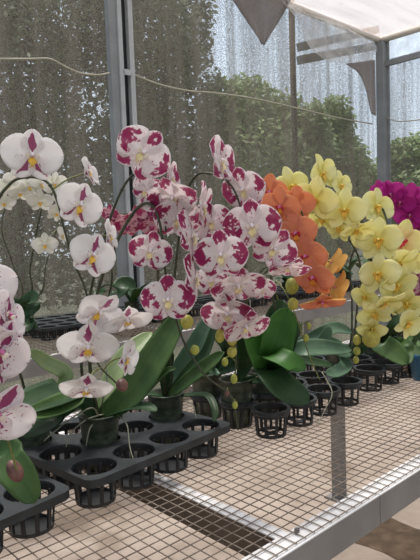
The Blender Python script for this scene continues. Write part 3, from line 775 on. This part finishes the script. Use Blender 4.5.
D_.flower(201, 206, 1.15, 56, 78, 0, -8, 1)
D_.flower(191, 237, 1.12, 62, 76, 10, -42, 2)
D_.flower(194, 278, 1.12, 58, 78, 5, -40, 2)
D_.flower(170, 178, 1.22, 42, 74, 10, 10, 1)
D_.flower(219, 162, 1.20, 60, 68, 14, -22, 1)
D_.flower(210, 222, 1.20, 46, 10, 0, 15, 0)
D_.flower(221, 255, 1.10, 56, -6, -6, 4, 0)
D_.bud(187, 322, 1.17, 13, 15, 'bud_yellow'); D_.bud(195, 350, 1.17, 9, 10, 'bud_green'); D_.bud(235, 405, 1.17, 6, 8, 'bud_green'); D_.bud(227, 393, 1.17, 5, 6, 'bud_maroon')
D_.leaf([D_.crown, at(180, 372, 1.46), at(200, 340, 1.45), at(214, 310, 1.46)], 0.055, 'leaf_blue', (-0.9, -0.5, 0.4))
D_.leaf([D_.crown, at(190, 368, 1.42), at(206, 352, 1.40), at(217, 318, 1.40)], 0.03, 'leaf_dark', (-0.9, -0.2, 0.5))
D_.leaf([D_.crown, at(186, 382, 1.40), at(206, 366, 1.36), at(224, 352, 1.34)], 0.038, 'leaf', (-0.6, -0.5, 0.6))
D_.leaf([D_.crown, at(190, 395, 1.42), at(208, 396, 1.38), at(215, 410, 1.34), at(214, 422, 1.32)], 0.018, 'leaf_dark', (-0.3, -0.3, 1))
D_.leaf([D_.crown, at(150, 394, 1.42), at(130, 397, 1.38), at(108, 408, 1.33)], 0.024, 'leaf_dark', (-0.2, -0.3, 1))
D_.leaf([D_.crown, at(166, 372, 1.44), at(172, 350, 1.42)], 0.03, 'leaf_dark', (-0.7, -0.7, 0.2))
D_.root_([at(175, 400, 1.44), at(192, 404, 1.40), at(196, 418, 1.38)], 0.0015)
D_.stake([D_.crown, at(163, 360, 1.40), at(162, 330, 1.39)])

# spotted orchid, right of the cluster
E_ = Plant('maroon-spotted orchid in the front left clear pot of the mid bench tray', T3.hole(0, 1), 'spot'); E_.pot()
E_.spike([E_.crown, at(246, 340, 1.52), at(246, 290, 1.44), at(243, 240, 1.34), at(236, 205, 1.28), at(246, 196, 1.24), at(258, 214, 1.22), at(268, 240, 1.22), at(277, 262, 1.22)], 0.003)
E_.spike([E_.crown, at(240, 345, 1.52), at(237, 300, 1.42), at(226, 262, 1.33), at(222, 272, 1.29), at(234, 284, 1.26), at(240, 302, 1.24), at(236, 330, 1.24), at(236, 356, 1.24), at(235, 378, 1.25)], 0.0026)
E_.flower(244, 189, 1.20, 50, -26, -12, 14, 0)
E_.flower(252, 226, 1.16, 60, 0, -6, 4, 0)
E_.flower(274, 249, 1.18, 50, 12, -10, -34, 0)
E_.flower(289, 266, 1.20, 46, 24, -66, -8, 1)
E_.flower(237, 284, 1.17, 58, 24, -44, 14, 1)
E_.flower(228, 312, 1.20, 56, -14, -38, 0, 1)
E_.flower(245, 325, 1.18, 52, 40, -48, 16, 1)
E_.flower(212, 281, 1.28, 38, -20, -10, 0, 0)
E_.flower(262, 288, 1.30, 30, -10, -20, 0, 0)
E_.bud(220, 336, 1.22, 10, 14, 'bud_yellow'); E_.bud(232, 339, 1.22, 11, 14, 'bud_yellow'); E_.bud(232, 352, 1.22, 10, 11, 'bud_yellow'); E_.bud(225, 362, 1.23, 7, 9, 'bud_green'); E_.bud(234, 379, 1.24, 7, 10, 'bud_green')
E_.leaf([E_.crown, at(246, 362, 1.52), at(236, 342, 1.48), at(222, 330, 1.46)], 0.04, 'leaf_dark', (-0.6, -0.5, 0.5))
E_.leaf([E_.crown, at(262, 378, 1.52), at(272, 376, 1.48), at(284, 384, 1.45)], 0.03, 'leaf_dark', pull)
E_.stake([E_.crown, at(252, 340, 1.54), at(250, 300, 1.5)])
E_.root_([at(254, 378, 1.55), at(262, 376, 1.5), at(268, 380, 1.48)], 0.002)
# the pot behind it
E2 = Plant('unflowered orchid in the shaded clear pot left of the mid bench tray', T3.hole(0, 2), 'spot'); E2.pot()
E2.spike([E2.crown, at(226, 350, 1.6), at(222, 320, 1.52), at(214, 276, 1.44), at(206, 250, 1.4)], 0.003, tip=0.8)
E2.leaf([E2.crown, at(216, 372, 1.6), at(204, 368, 1.56), at(192, 376, 1.52)], 0.03, 'leaf_blue', pull)
E2.leaf([E2.crown, at(228, 360, 1.62), at(226, 345, 1.6), at(212, 332, 1.6)], 0.04, 'leaf_dark', pull)
E2.leaf([E2.crown, at(234, 366, 1.6), at(240, 352, 1.58), at(246, 338, 1.58)], 0.03, 'leaf_dark', pull)

# bright leafy plant whose spike carries the orange flowers
O_ = Plant('orange-flowered orchid with a clump of bright green leaves in the mid bench tray', T3.hole(1, 1), 'orange'); O_.pot()
O_.spike([O_.crown, at(278, 340, 1.55), at(272, 290, 1.52), at(268, 235, 1.50), at(268, 200, 1.48), at(280, 192, 1.45), at(296, 204, 1.42), at(309, 228, 1.41), at(320, 254, 1.41), at(328, 280, 1.41), at(329, 300, 1.41)], 0.0028)
O_.flower(270, 192, 1.46, 40, -30, 0, 0, 0)
O_.flower(281, 206, 1.40, 46, -28, -8, 6, 0)
O_.flower(296, 204, 1.43, 40, 10, 10, 0, 1)
O_.flower(297, 233, 1.38, 48, -24, -8, 0, 0)
O_.flower(307, 256, 1.37, 50, -24, -10, 0, 0)
O_.flower(314, 277, 1.36, 48, -20, -14, 4, 0)
O_.flower(331, 263, 1.43, 40, 118, -25, 6, 1)
O_.flower(335, 288, 1.42, 42, 112, -30, 6, 1)
O_.flower(322, 300, 1.37, 46, 14, -58, 4, 1)
G_ = ('leaf_fresh')
O_.leaf([O_.crown, at(266, 362, 1.50), at(258, 340, 1.48), at(248, 318, 1.47)], 0.085, G_, (-0.6, -0.7, 0.5), fold=0.35)
O_.leaf([O_.crown, at(274, 356, 1.48), at(280, 332, 1.46), at(289, 308, 1.46)], 0.085, G_, (-0.7, -0.7, 0.35), fold=0.3)
O_.leaf([O_.crown, at(268, 345, 1.54), at(276, 318, 1.54), at(284, 300, 1.55)], 0.06, 'leaf_dark', (-0.7, -0.7, 0.3))
O_.leaf([O_.crown, at(282, 356, 1.50), at(290, 336, 1.48), at(300, 322, 1.48)], 0.05, 'leaf_dark', (-0.8, -0.4, 0.35))
O_.leaf([O_.crown, at(268, 370, 1.48), at(285, 388, 1.42), at(310, 402, 1.40)], 0.078, 'leaf_dark', (-0.5, -0.75, 0.55), fold=0.2)
O_.leaf([O_.crown, at(270, 356, 1.47), at(282, 357, 1.42), at(296, 366, 1.40), at(298, 372, 1.395)], 0.055, G_, (-0.5, -0.6, 0.8), fold=0.15)
O_.leaf([O_.crown, at(296, 352, 1.55), at(320, 348, 1.55), at(352, 350, 1.57)], 0.055, 'leaf_blue', (-0.5, -0.6, 0.7))
O_.leaf([O_.crown, at(292, 360, 1.52), at(312, 362, 1.50), at(334, 366, 1.50)], 0.03, 'leaf_dark', (-0.4, -0.5, 0.8))
# bare drooping spike with buds
F_ = Plant('budding orchid with a thin drooping spike of green buds above the mid tray', T3.hole(2, 2), 'orange'); F_.pot()
F_.spike([F_.crown, at(296, 340, 1.65), at(278, 300, 1.55), at(276, 282, 1.5), at(284, 290, 1.46), at(292, 306, 1.44), at(300, 328, 1.42), at(311, 360, 1.42), at(320, 380, 1.42)], 0.002, 'stem_green')
F_.spike([at(322, 372, 1.45), at(332, 392, 1.42), at(326, 408, 1.41), at(316, 426, 1.40)], 0.0014, 'root', name='aerial_root')
F_.bud(292, 286, 1.44, 14, 17, 'bud_green'); F_.bud(293, 304, 1.44, 11, 13, 'bud_yellow'); F_.bud(306, 338, 1.42, 6, 8, 'bud_green'); F_.bud(309, 326, 1.42, 5, 7, 'bud_green')
F_.leaf([F_.crown, at(318, 335, 1.66), at(336, 328, 1.68), at(352, 332, 1.72)], 0.04, 'leaf_blue', pull)
F_.leaf([F_.crown, at(312, 352, 1.62), at(324, 340, 1.6), at(330, 326, 1.6)], 0.035, 'leaf_blue', pull)

# yellow orchids
Y1 = Plant('yellow orchid nearest the orange one with a dark arching spike', T4.hole(0, 1), 'yellow'); Y1.pot()
Y1.spike([Y1.crown, at(352, 350, 1.78), at(357, 310, 1.74), at(361, 280, 1.70), at(358, 256, 1.66), at(346, 236, 1.62), at(330, 225, 1.58), at(314, 213, 1.55), at(298, 196, 1.53), at(288, 180, 1.52)], 0.003)
Y1.spike([Y1.crown, at(350, 345, 1.80), at(352, 300, 1.78), at(350, 264, 1.74), at(358, 240, 1.70), at(362, 216, 1.66), at(352, 196, 1.62), at(338, 186, 1.58)], 0.0028)
Y1.flower(291, 186, 1.52, 46, 14, 10, 18, 2)
Y1.flower(321, 174, 1.54, 46, 66, 22, 24, 1)
Y1.flower(315, 199, 1.46, 54, 0, -2, 0, 0)
Y1.flower(345, 210, 1.46, 50, 6, -6, -4, 0)
Y1.flower(340, 186, 1.58, 36, 60, 20, 10, 1)
Y1.flower(358, 229, 1.48, 42, 25, -50, -20, 1)
Y1.flower(340, 228, 1.56, 34, -30, -20, 0, 1)
Y1.flower(322, 218, 1.56, 36, -10, -30, 0, 1)
Y2 = Plant('yellow orchid with the dense cascade of flowers down to the tray', T4.hole(2, 1), 'yellow'); Y2.pot()
Y2.spike([Y2.crown, at(392, 330, 1.90), at(384, 270, 1.82), at(376, 225, 1.72), at(374, 204, 1.66), at(384, 212, 1.62), at(390, 240, 1.58), at(392, 275, 1.55), at(388, 305, 1.53), at(374, 325, 1.52), at(360, 346, 1.52), at(356, 358, 1.52)], 0.003)
Y2.spike([Y2.crown, at(400, 335, 1.90), at(404, 280, 1.82), at(402, 240, 1.74), at(405, 262, 1.66), at(408, 300, 1.62), at(406, 320, 1.6)], 0.0028)
Y2.flower(376, 207, 1.62, 46, 30, 10, -20, 1)
Y2.flower(379, 240, 1.50, 52, 2, -4, 0, 0)
Y2.flower(366, 236, 1.56, 36, -20, -20, 20, 1)
Y2.flower(379, 274, 1.48, 50, -34, 4, 14, 2)
Y2.flower(400, 262, 1.52, 46, 55, -20, -34, 1)
Y2.flower(396, 284, 1.50, 50, 28, -28, -10, 1)
Y2.flower(386, 302, 1.47, 46, 46, -48, -25, 1)
Y2.flower(374, 313, 1.50, 40, -8, -44, 20, 1)
Y2.flower(406, 302, 1.52, 44, 10, -34, 0, 1)
Y2.flower(408, 322, 1.52, 42, 40, -22, -20, 1)
Y2.flower(372, 328, 1.52, 34, -10, -56, 0, 1)
Y2.flower(366, 296, 1.56, 34, -40, -10, 0, 1)
Y2.flower(412, 262, 1.60, 38, 30, -10, 0, 1)
Y2.bud(371, 339, 1.50, 18, 17, 'bud_yellow'); Y2.bud(357, 340, 1.52, 8, 11, 'bud_yellow'); Y2.bud(357, 351, 1.52, 7, 9, 'bud_green'); Y2.bud(356, 360, 1.52, 6, 8, 'bud_green')
Y2.leaf([Y2.crown, at(378, 343, 1.80), at(392, 351, 1.76), at(408, 364, 1.73)], 0.075, 'leaf', (-0.6, -0.65, 0.5))
Y2.leaf([Y2.crown, at(404, 342, 1.84), at(409, 352, 1.80), at(409, 364, 1.77)], 0.03, 'leaf', (-0.8, -0.5, 0.3))
Y2.leaf([Y2.crown, at(392, 330, 1.88), at(398, 315, 1.88)], 0.05, 'leaf_dark', (-0.7, -0.7, 0.2))
Y1.leaf([Y1.crown, at(344, 352, 1.76), at(326, 342, 1.74), at(312, 334, 1.74)], 0.05, 'leaf_blue', pull)
Y1.leaf([Y1.crown, at(358, 348, 1.80), at(364, 332, 1.80), at(368, 320, 1.82)], 0.045, 'leaf_dark', (-0.7, -0.7, 0.3))
Y1.leaf([Y1.crown, at(346, 364, 1.76), at(336, 372, 1.70), at(326, 374, 1.66)], 0.04, 'leaf_blue', pull)
Y3 = Plant('pale yellow orchid with a red-lipped flower behind the yellow cascade', T4.hole(3, 2), 'cream'); Y3.pot()
Y3.spike([Y3.crown, at(424, 320, 1.95), at(424, 270, 1.86), at(418, 240, 1.74), at(408, 236, 1.66), at(402, 248, 1.62)], 0.0028)
Y3.flower(402, 240, 1.56, 46, 12, 0, -14, 0)
Y3.leaf([Y3.crown, at(420, 352, 1.95), at(428, 346, 1.92), at(436, 350, 1.9)], 0.05, 'leaf', pull)
Mg = Plant('magenta orchid at the right edge behind the yellow flowers', T5.hole(1, 1), 'magenta'); Mg.pot()
Mg.spike([Mg.crown, at(448, 300, 2.35), at(444, 240, 2.28), at(430, 196, 2.2), at(412, 190, 2.14), at(394, 188, 2.1), at(380, 186, 2.08)], 0.003)
Mg.flower(381, 191, 2.06, 26, -20, 0, 0, 0); Mg.flower(390, 194, 2.04, 32, 0, -5, 10, 0); Mg.flower(400, 202, 2.05, 32, 5, -10, 0, 1)
Mg.flower(413, 199, 2.04, 38, 6, 0, 0, 0); Mg.flower(410, 215, 2.06, 34, -8, -20, 0, 1); Mg.flower(424, 210, 2.06, 38, 10, -10, 0, 0); Mg.flower(418, 226, 2.08, 30, 0, -20, 0, 1)
Mg.leaf([Mg.crown, at(432, 330, 2.4), at(424, 318, 2.4), at(412, 312, 2.4)], 0.06, 'leaf_dark', pull)
Mg.leaf([Mg.crown, at(440, 335, 2.4), at(446, 318, 2.4)], 0.06, 'leaf_dark', pull)
Pk = Plant('pale pink orchid at the far right edge beside the yellow cascade', T5.hole(0, 1), 'pink'); Pk.pot()
Pk.spike([Pk.crown, at(432, 330, 2.2), at(432, 285, 2.1), at(422, 268, 2.02), at(418, 280, 2.0)], 0.0026)
Pk.flower(418, 272, 1.98, 26, -20, -10, 0, 1); Pk.flower(422, 288, 1.98, 22, -10, -20, 0, 1)
Pk.leaf([Pk.crown, at(416, 345, 2.15), at(414, 335, 2.1), at(410, 330, 2.08)], 0.05, 'leaf', pull)
# small blue pot at the right edge
q = on_z(423, 380, Zb); b = MB(); b.lathe([(0, 0), (0.035, 0), (0.045, 0.075), (0.05, 0.075), (0.05, 0.092), (0.046, 0.092), (0.042, 0.078), (0.032, 0.006), (0, 0.006)], 24)
tag(b.build('pot', M['blue_plastic'], loc=(q.x, q.y, Zb+0.004)), 'small blue plastic pot cut off by the right edge of the photo', 'pot')

# ---------------------------------------------------------------- far bench
Tb = []
for i, (lab, x, y) in enumerate([
    ('empty black cell tray on the far bench at the left edge', 0.60, 2.80),
    ('empty black cell tray on the far bench behind the left white flowers', 1.42, 2.80),
    ('empty black cell tray on the far bench behind the maroon-spotted flowers', 2.05, 2.80),
    ('empty black cell tray on the far bench behind the leafy bright green plant', 2.70, 2.80),
    ('empty black cell tray on the far bench behind the orange flowers', 3.35, 2.80),
    ('empty black cell tray on the far bench behind the yellow flowers', 4.00, 2.80)]):
    Tb.append(Tray(lab, x, y, rnd.uniform(-2, 2), 5, 4, 0.105, 0.118, Zb+0.004, group='black cell trays on the far bench'))
def rosette(label, base, n, lmax, seed, mat='leaf_dark'):
    p = Plant(label, base, 'spot', 'leafy orchids on the far bench'); p.pot(); rr = random.Random(seed)
    for i in range(n):
        a = 2.4*i+rr.uniform(-.3, .3); L = lmax*rr.uniform(0.7, 1.0); d = Vector((math.cos(a), math.sin(a), 0)); h = rr.uniform(0.25, 0.75)
        p.leaf([p.crown, p.crown+d*L*0.35+Vector((0, 0, L*h*0.7)), p.crown+d*L*0.75+Vector((0, 0, L*h*0.8)), p.crown+d*L+Vector((0, 0, L*h*0.45))], L*rr.uniform(.26, .36), rr.choice([mat, 'leaf', 'leaf_dark']), (0, 0, 1) if True else None)
    return p
for lab, (ti, i, j), n, lm, sd in [
    ('leafy orchid on the far bench below the arching dark stems', (2, 0, 1), 6, 0.24, 3),
    ('leafy orchid on the far bench behind the largest spotted flower', (2, 2, 1), 6, 0.26, 4),
    ('leafy orchid on the far bench behind the drooping bud spike', (3, 1, 1), 7, 0.26, 5),
    ('leafy orchid on the far bench left of the orange flowers', (3, 3, 1), 7, 0.26, 6),
    ('leafy orchid on the far bench right of the orange flowers', (4, 2, 1), 6, 0.26, 7),
    ('leafy orchid on the far bench between the yellow spikes', (4, 4, 2), 6, 0.26, 8),
    ('leafy orchid on the far bench behind the yellow cascade', (5, 1, 1), 6, 0.26, 9),
    ('leafy orchid on the far bench at the right edge', (5, 4, 1), 6, 0.28, 10)]:
    rosette(lab, Tb[ti].hole(i, j), n, lm, sd)
# small white orchid
W_ = Plant('small-flowered white orchid on the far bench behind the left flowers', Tb[0].hole(4, 1), 'small'); W_.pot()
W_.spike([W_.crown, at(26, 300, 2.70), at(30, 268, 2.66), at(36, 235, 2.62), at(41, 212, 2.58), at(46, 196, 2.54), at(40, 188, 2.50), at(26, 190, 2.46), at(8, 196, 2.44)], 0.0042)
W_.spike([W_.crown, at(34, 300, 2.70), at(46, 264, 2.64), at(54, 238, 2.58), at(58, 228, 2.54)], 0.003)
W_.spike([W_.crown, at(20, 300, 2.72), at(12, 262, 2.66), at(2, 232, 2.60), at(6, 208, 2.54), at(20, 200, 2.50)], 0.003)
for x, y, w_, yw, pt, rl in [(8, 186, 28, -20, -20, 0), (20, 192, 26, 10, -30, 0), (4, 202, 24, 0, -20, 0), (42, 183, 26, 15, 0, 0), (54, 183, 28, 30, -10, 0), (40, 201, 27, 0, -20, 0), (30, 186, 24, -10, -10, 0), (57, 212, 26, 35, -30, -20), (45, 244, 27, -4, -12, 0), (62, 235, 22, 66, 10, -30), (60, 197, 22, 40, 0, 0), (14, 178, 22, 0, 20, 0)]:
    W_.flower(x, y, 2.44, w_, yw, pt, rl)
W_.leaf([W_.crown, at(24, 312, 2.72), at(30, 300, 2.66), at(37, 301, 2.62)], 0.10, 'leaf_dark', (-0.5, -0.7, 0.6)); W_.leaf([W_.crown, at(16, 312, 2.74), at(8, 306, 2.7), at(0, 314, 2.66)], 0.09, 'leaf_dark', pull)
W_.leaf([W_.crown, at(26, 326, 2.7), at(28, 324, 2.64), at(26, 332, 2.6)], 0.08, 'leaf_dark', pull)
# pink spotted on the far bench
K_ = Plant('pink-spotted orchid on the far bench seen between the arching stems', Tb[1].hole(4, 1), 'pink'); K_.pot()
K_.spike([K_.crown, at(112, 280, 2.9), at(108, 245, 2.8), at(112, 222, 2.7), at(126, 214, 2.6), at(142, 212, 2.55), at(156, 216, 2.5)], 0.004)
for x, y, w_, yw, pt, rl in [(117, 222, 26, -20, -20, 0), (127, 226, 28, 10, -20, 0), (140, 218, 30, 0, 0, 20), (150, 212, 30, 10, 0, 0), (152, 226, 26, 0, -30, 0), (110, 214, 22, -40, 0, 0)]:
    K_.flower(x, y, 2.52, w_, yw, pt, rl)
K_.leaf([K_.crown, at(116, 295, 2.9), at(124, 284, 2.9), at(136, 288, 2.9)], 0.09, 'leaf_dark', pull); K_.leaf([K_.crown, at(104, 298, 2.9), at(96, 290, 2.9)], 0.08, 'leaf_dark', pull)

# ---------------------------------------------------------------- outside the net: trees
def tree(label, x, y, h, crowns, n, leaf, seed, mats=('tree_leaf',), trunk_r=0.16):
    t = thing('tree', label, 'tree', (x, y, 0)); rr = random.Random(seed)
    b = MB(); b.tube(spline([(0, 0, 0), (rr.uniform(-.1, .1), 0.05, h*0.3), (rr.uniform(-.2, .2), 0, h*0.75)], 5), [trunk_r*(1-0.05*i) for i in range(11)], 10)
    for c, r in crowns[:5]:
        b.tube(spline([(0, 0, h*0.3), (c[0]*0.5, c[1]*0.5, c[2]*0.75), (c[0], c[1], c[2])], 4), [trunk_r*0.45*(1-0.08*i) for i in range(9)], 6)
    b.build('trunk', M['trunk'], t)
    tot = sum(r[0]*r[2] for _, r in crowns); b = MB()
    for c, r in crowns:
        for _ in range(int(n*r[0]*r[2]/tot)):
            while True:
                p = Vector((rr.uniform(-1, 1), rr.uniform(-1, 1), rr.uniform(-1, 1)))
                if 0.25 < p.length < 1: break
            p = Vector((c[0]+p.x*r[0], c[1]+p.y*r[1], c[2]+p.z*r[2]))
            a = Vector((rr.gauss(0, 1), rr.gauss(0, 1), rr.gauss(-0.4, .7))).normalized(); s = a.orthogonal().normalized()
            s = Matrix.Rotation(rr.uniform(0, 6.28), 3, a) @ s; L = leaf*rr.uniform(0.6, 1.3); wd = L*0.24; nn = a.cross(s)*0.12*L
            b.add([p, p+a*L*0.5+s*wd+nn, p+a*L, p+a*L*0.5-s*wd+nn, p+a*L*0.5], [(0, 1, 4), (1, 2, 4), (2, 3, 4), (3, 0, 4)], [(0.5, 0), (1, .5), (.5, 1), (0, .5), (.5, .5)])
    b.build('crown', M[mats[0]], t)
    return t
def px_tree(label, x, y, dist, blobs, n, leaf, seed, mat):
    """tree standing dist metres away; blobs measured against the skyline"""
    g = at(x, 250, dist); cs = []
    for bx, by, br, bh, dd in blobs:
        c = at(bx, by, dist+dd); cs.append(((c.x-g.x, c.y-g.y, c.z), (br*dist/FPX, br*dist/FPX*0.8, bh*dist/FPX)))
    h = max(c[2] for c, r in cs)
    return tree(label, g.x, g.y, h, cs, n, leaf, seed, (mat,))
px_tree('tall dense tree behind the net left of the door post', 20, 0, 9.0, [(10, 60, 70, 90, 0), (60, 20, 60, 70, .5), (30, 170, 70, 80, 0), (90, 120, 60, 90, .8), (-30, 20, 70, 90, 0), (60, 250, 80, 60, .3), (-20, 270, 60, 60, .3)], 20000, 0.13, 1, 'tree_leaf_dark')
px_tree('tall dense tree behind the net right of the door post', 150, 0, 9.6, [(150, 40, 55, 90, 0), (180, 110, 55, 80, .4), (140, 180, 60, 80, 0), (190, 20, 30, 60, 1), (200, 200, 60, 80, .5), (120, 0, 60, 70, .5), (160, 270, 70, 60, 0)], 20000, 0.13, 2, 'tree_leaf_dark')
px_tree('bright green tree behind the net before open sky', 250, 0, 10.5, [(250, 112, 36, 38, 0), (285, 125, 34, 32, .3), (225, 115, 30, 40, .3), (262, 170, 60, 60, 0), (310, 150, 30, 36, .5), (235, 230, 70, 60, 0), (300, 215, 46, 60, .5), (315, 120, 18, 20, 0)], 20000, 0.14, 3, 'tree_leaf')
px_tree('hazy tree behind the net left of the corner post', 340, 0, 14.0, [(335, 125, 22, 30, 0), (345, 165, 30, 30, 0), (360, 200, 36, 40, 0), (330, 215, 36, 60, 0)], 9000, 0.18, 4, 'tree_leaf')
px_tree('low grey-green tree beyond the end net at the right edge', 410, 0, 15.0, [(400, 165, 26, 26, 0), (425, 160, 30, 28, 0), (410, 205, 50, 40, 0), (390, 190, 20, 24, 0)], 12000, 0.18, 5, 'tree_leaf')

# ---------------------------------------------------------------- light
wld = bpy.data.worlds.new('sky'); scene.world = wld; wld.use_nodes = True
nt = wld.node_tree; nt.nodes.clear()
bg = nt.nodes.new('ShaderNodeBackground'); out = nt.nodes.new('ShaderNodeOutputWorld')
tc = nt.nodes.new('ShaderNodeTexCoord'); sx = nt.nodes.new('ShaderNodeSeparateXYZ'); rp = nt.nodes.new('ShaderNodeValToRGB')
nt.links.new(tc.outputs['Generated'], sx.inputs[0]); nt.links.new(sx.outputs[2], rp.inputs[0])
rp.color_ramp.elements[0].color = (0.78, 0.89, 1.0, 1); rp.color_ramp.elements[1].color = (0.62, 0.78, 1.0, 1); rp.color_ramp.elements[1].position = 0.8
nt.links.new(rp.outputs[0], bg.inputs[0]); bg.inputs[1].default_value = 1.2
nt.links.new(bg.outputs[0], out.inputs[0])
sun = bpy.data.lights.new('sun', 'SUN'); sun.energy = 8.0; sun.angle = math.radians(14); sun.color = (1.0, 0.955, 0.90)
so = bpy.data.objects.new('sun', sun); LINK(so)
so.rotation_euler = Vector((-0.10, -0.30, -1.0)).to_track_quat('-Z', 'Y').to_euler()

# ---------------------------------------------------------------- colour management
scene.view_settings.view_transform = 'Standard'; scene.view_settings.look = 'None'
scene.view_settings.exposure = 0.33; scene.view_settings.gamma = 1.0; scene.view_settings.use_curve_mapping = False
scene.cycles.use_denoising = True
scene.cycles.max_bounces = 10; scene.cycles.transparent_max_bounces = 24; scene.cycles.sample_clamp_indirect = 6.0
